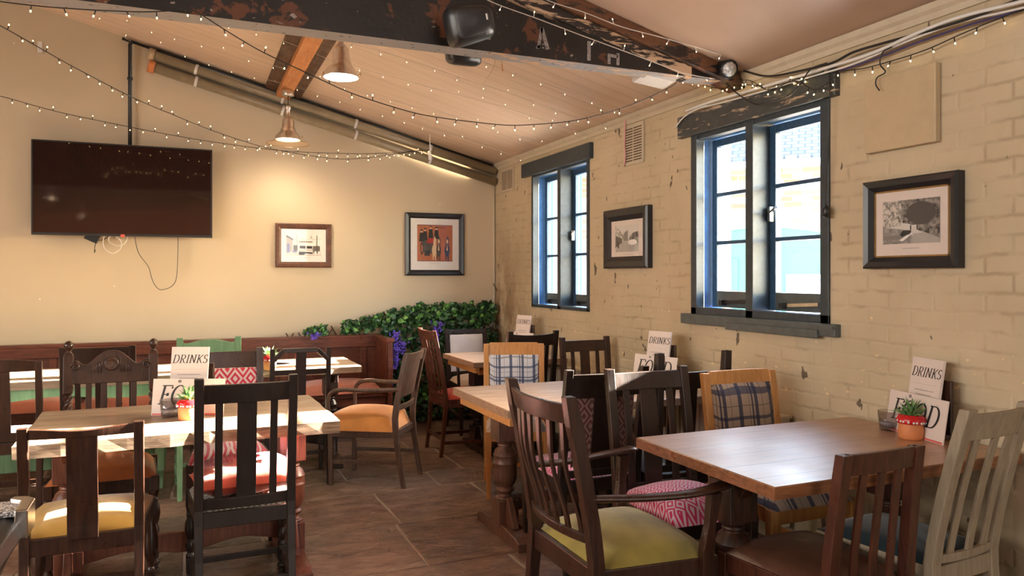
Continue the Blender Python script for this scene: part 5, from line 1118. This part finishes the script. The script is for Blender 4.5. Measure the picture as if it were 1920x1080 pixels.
# ---------------------------------------------------------------- menus, plant pots, glasses
def booklet(name, label, t0, w, h, txt, kind, loc, rz, lean=R(9), cat='menu'):
    """upright card; local: x right, z up, printed face towards -y"""
    t = thing(name, label, cat, loc, rz); rot = Matrix.Rotation(-lean, 4, 'X'); g = G(); g.span((-w/2, 0, 0), (w/2, t0, h), 'paper'); g.obj('cover', t, xf=rot)
    fr = lambda u, v: Vector((u, -.0006, v)); g = G()
    if kind == 'drinks':
        hh = w*.225; ww = word_w(txt, hh); word(g, txt, -ww/2+.001, h*.74, hh, fr, 'ink')
        for k, (z, l) in enumerate(((h*.55, .62), (h*.49, .5))):   # unreadably small lines
            q = -l*w/2
            while q < l*w/2-.004: s_ = .004+.006*((q*9871+k*.37) % 1); g.add([fr(q, z), fr(q+s_, z), fr(q+s_, z+.0035), fr(q, z+.0035)], [(0, 1, 2, 3)], 'ink_grey'); q += s_+.002
        g.add([fr(-w*.38, h*.64), fr(w*.38, h*.64), fr(w*.38, h*.64+.0007), fr(-w*.38, h*.64+.0007)], [(0, 1, 2, 3)], 'ink_grey')
        for p in (arc(0, h*.36, w*.085, w*.095, 0, 360, 20),): ribbon(g, p, lambda u, v: fr(u, v), 'ink', .003, .004, 0)
        ribbon(g, [(0, h*.27), (0, h*.40)], fr, 'ink', .003, .006, 0)
        for s_ in (-1, 1): ribbon(g, arc(s_*w*.03, h*.34, w*.03, w*.07, 0, 180, 8), fr, 'ink', .002, .003, 0)
    else:
        hh = h*.52; ww = word_w(txt, hh, .04); word(g, txt, -ww/2-.01, h*.30, hh, fr, 'ink', .04)
        ribbon(g, arc(-w*.13, h*.93, .005, .005, 0, 360, 14), fr, 'ink', .003, .005, 0)
        g.add([fr(-w/2+.004, .002), fr(w/2-.004, .002), fr(w/2-.004, .009), fr(-w/2+.004, .009)], [(0, 1, 2, 3)], 'ink_red')
        g.add([fr(w*.30, h*.84), fr(w*.36, h*.84), fr(w*.36, h*.85), fr(w*.30, h*.85)], [(0, 1, 2, 3)], 'ink_grey')
    tag(g.obj('lettering', t, fix=False, xf=rot), 'black serif lettering reading %s' % txt); return t
def menu_stand(label, loc, rz):
    t = thing('menu_stand', label, 'menu stand', loc, rz); g = G(); g.span((-.09, -.008, 0), (.09, .09, .02), 'oak_dark'); g.obj('base', t, .003)
    g = G(); g.span((.03, .072, .02), (.085, .088, .235), 'walnut'); g.obj('upright', t, .003); return t
def plantpot(label, loc, s=1.0, seed=1):
    t = thing('toadstool_plant_pot', label, 'plant pot', loc); r = random.Random(seed); g = G()
    g.lathe([(.0, 0), (.043, 0), (.047, .006), (.0485, .035), (.046, .058), (.041, .068)], (0, 0, 0), 'terracotta', 28); g.obj('pot', t)
    n = M.get('toad')
    g = G(); g.lathe([(.041, .062), (.052, .064), (.056, .074), (.053, .086), (.045, .096), (.037, .099), (.030, .095), (.030, .080)], (0, 0, 0), plain('toadstool_red', (.50, .012, .016), .18, var=.05) if not n else n, 32, cap=False); rim = g.obj('rim', t); M['toad'] = rim.data.materials[0]
    g = G()
    for k in range(22):
        a = k*2.4; f = (k*.618) % 1; rr, z = (.0562-.001*abs(f-.4), .066+.016*f) if f < .6 else (.053-.016*(f-.6)/.4, .086+.010*(f-.6)/.4); nrm = Vector((math.cos(a), math.sin(a), .1 if f < .6 else .9)).normalized()
        p = Vector((rr*math.cos(a), rr*math.sin(a), z)); g.lathe([(.0052, -.001), (.004, .0012), (0, .0018)], p, 'white_plastic', 8, nrm)
    tag(g.obj('spots', rim), 'white raised dots')
    g = G()
    for k in range(46):
        a = r.uniform(0, 6.28); el = r.uniform(.25, 1.35); L = r.uniform(.05, .085); d = Vector((math.cos(a)*math.cos(el), math.sin(a)*math.cos(el), math.sin(el))); sd = d.cross(Vector((0, 0, 1))).normalized()*.0055; up = sd.cross(d).normalized()
        b = Vector((0, 0, .085))+d*.008; c = b+d*L*.55+Vector((0, 0, .006)); e = b+d*L
        g.add([b-sd*.6, b+sd*.6, c-sd, c+sd, e, b+up*.004, c+up*.004], [(0, 1, 3, 2), (2, 3, 4), (0, 2, 6, 5), (1, 5, 6, 3), (2, 4, 6), (3, 6, 4)], 'plantleaf')
    g.obj('succulent', t, fix=False); g = G(); g.lathe([(0, .084), (.03, .084)], (0, 0, 0), plain('soil', (.03, .02, .015), .9), 16, cap=False); g.obj('soil', t); t.scale = (s, s, s); return t
n = NT('tumbler_glass'); tr = n.new('ShaderNodeBsdfTransparent'); n.put(tr.inputs[0], (.82, .80, .80)); gl = n.new('ShaderNodeBsdfGlossy'); gl.inputs['Roughness'].default_value = .05; lw = n.new('ShaderNodeLayerWeight'); lw.inputs[0].default_value = .35
mx = n.new('ShaderNodeMixShader'); n.put(mx.inputs[0], n.math('MULTIPLY', lw.outputs['Facing'], .55)); n.t.links.new(tr.outputs[0], mx.inputs[1]); n.t.links.new(gl.outputs[0], mx.inputs[2]); n.t.links.new(mx.outputs[0], n.out.inputs[0]); n.t.nodes.remove(n.b); M['tumbler'] = n.m
def candle(label, loc):
    t = thing('candle_glass', label, 'candle holder', loc); g = G(); g.lathe([(0, 0), (.034, 0), (.038, .005), (.046, .083), (.044, .083), (.037, .012), (0, .010)], (0, 0, 0), 'tumbler', 28, cap=False); g.obj('glass', t)
    g = G(); g.lathe([(0, .011), (.0365, .012), (.040, .038), (.030, .034), (0, .033)], (0, 0, 0), 'wax', 24, cap=False); g.obj('wax', t); return t
def setting(x, y, z, rz, lab, pot=True, glass=True, food=.30, faces=''):
    c = Vector((x, y, z)); q = Matrix.Rotation(rz, 3, 'Z'); at = lambda a, b, h=0: c+q @ Vector((a, b, h))
    menu_stand('small wooden menu stand '+lab, at(0, 0), rz)
    booklet('drinks_menu', 'white drinks menu booklet standing upright '+lab, .012, .178, .30, 'DRINKS', 'drinks', at(-.02, .008, .0205), rz)
    booklet('food_menu', 'wide white food menu card with large black letters '+lab, .004, .34, .172, 'FOOD', 'food', at(0, -.034, .0005), rz)
setting(.005, 3.94, .76, R(-22), 'on the rough table at left'); setting(2.655, 3.95, .76, R(-75), 'on the middle table by the radiator'); setting(2.67, 6.06, .76, R(-72), 'on the far corner table'); setting(2.775, 2.215, .76, R(-103), 'on the varnished table at right')
def at(px, py, z=.76): return onZ(px, py, z)
plantpot('toadstool plant pot with pale succulent on the rough table behind the near-black chair', at(354, 786), .95, 1)
candle('clear candle glass beside the plant pot on the rough table', at(319, 782))
plantpot('toadstool plant pot with green succulent on the varnished table', at(1708, 822), 1.0, 2)
candle('smoky candle glass half behind the plant pot on the varnished table', at(1667, 806))
plantpot('sunlit toadstool plant pot on the right-hand bench table', at(505, 693), 1.0, 3)
plantpot('toadstool plant pot on the green table behind the carved chair', at(200, 705), 1.0, 4)
plantpot('toadstool plant pot on the middle table behind the pointed-post chair', at(1243, 708), .9, 5)
plantpot('toadstool plant pot on the far corner table', at(984, 662), .9, 6)
t = thing('plate', 'small dark oval plate on the right-hand bench table', 'plate', at(532, 681)); g = G(); g.lathe([(0, .002), (.06, .002), (.095, .014), (.093, .017), (.06, .006), (0, .006)], (0, 0, 0), plain('slate_plate', (.06, .065, .08), .3), 32, cap=False); g.obj('dish', t)

# ---------------------------------------------------------------- games table at the lower left
t = thing('games_table', 'corner of a black and chrome games table with glittery top, bottom left edge', 'games table', (-1.1, 1.3, 0)); iv = Matrix.Translation((1.1, -1.3, 0))
cn = onZ(57, 946, .80); X1, Y1 = cn.x+.02, cn.y-.02; iv = Matrix.Translation((0, 0, .035)) @ iv
n = NT('glitter_laminate'); v = n.vor(n.co(), 330, 'F1', 'Color'); s = n.sep(v); M['glitter'] = n.set(n.ramp(s[0], [(.2, (.08, .08, .09)), (.5, (.32, .32, .34)), (.9, (.85, .85, .9))]), .25, .3)
def rr(x0, y0, x1, y1, r, z): 
    pts = []
    for cx, cy, a in ((x1-r, y1-r, 0), (x0+r, y1-r, 90), (x0+r, y0+r, 180), (x1-r, y0+r, 270)):
        pts += [(cx+r*math.cos(R(a+k*15)), cy+r*math.sin(R(a+k*15)), z) for k in range(7)]
    return pts
x0, y0 = X1-1.2, Y1-2.1
def ringmesh(name, rings, mat, cap0=False, cap1=True):
    g = G(); m = len(rings[0]); g.add([v for r in rings for v in r], [(k*m+i, k*m+(i+1) % m, (k+1)*m+(i+1) % m, (k+1)*m+i) for k in range(len(rings)-1) for i in range(m)]+([tuple(range(m))] if cap0 else [])+([tuple(range((len(rings)-1)*m, len(rings)*m))] if cap1 else []), mat); return g.obj(name, t, .003, xf=iv)
ringmesh('cabinet', [rr(x0+.22, y0+.22, X1-.24, Y1-.24, .03, .18), rr(x0+.03, y0+.03, X1-.05, Y1-.05, .05, .70)], 'black_plastic', True)
ringmesh('rail', [rr(x0, y0, X1-.03, Y1-.03, .07, .70), rr(x0-.01, y0-.01, X1-.01, Y1-.01, .08, .73), rr(x0, y0, X1-.02, Y1-.02, .08, .765), rr(x0+.04, y0+.04, X1-.05, Y1-.05, .07, .775)], 'black_plastic', True)
g = G(); g.prism([(X1-.16, Y1-.02), (X1-.16, Y1-.13), (X1-.03, Y1-.13), (X1-.03, Y1-.05), (X1-.06, Y1-.02)], .014, 'glitter', lambda u, v, w: (u, v, .776+w)); g.prism([(X1-1.1, Y1-.02), (X1-1.1, Y1-.13), (X1-.16, Y1-.13), (X1-.16, Y1-.02)], .014, 'glitter', lambda u, v, w: (u, v, .776+w)); g.obj('corner_top', t, .002, xf=iv)
g = G(); g.prism([(X1-.055, Y1-.0), (X1-.02, Y1-.008), (X1-.0, Y1-.035), (X1+.002, Y1-.15), (X1-.028, Y1-.15), (X1-.03, Y1-.05), (X1-.06, Y1-.022)], .075, 'chrome', lambda u, v, w: (u, v, .722+w)); tag(g.obj('corner_cap', t, .004, xf=iv), 'chrome corner cap')
g = G(); g.lathe([(.03, 0), (.03, .004), (.018, .004), (.0, .002)], (X1-.13, Y1-.08, .790), 'chrome', 20); tag(g.obj('button', t, xf=iv), 'round chrome inset')
for x in (x0+.3, X1-.32):
    for y in (y0+.3, Y1-.32): g = G(); g.sweep([((x, y, -.035), .04, .04), ((x, y, .2), .06, .06)], 'black_plastic'); g.obj('leg', t, xf=iv)
g = G(); g.bar((X1-.05, Y1-.052, .69), (X1-.24, Y1-.242, .19), .012, .012, 'chrome', (0, 0, 1)); g.obj('edge_trim', t, xf=iv)
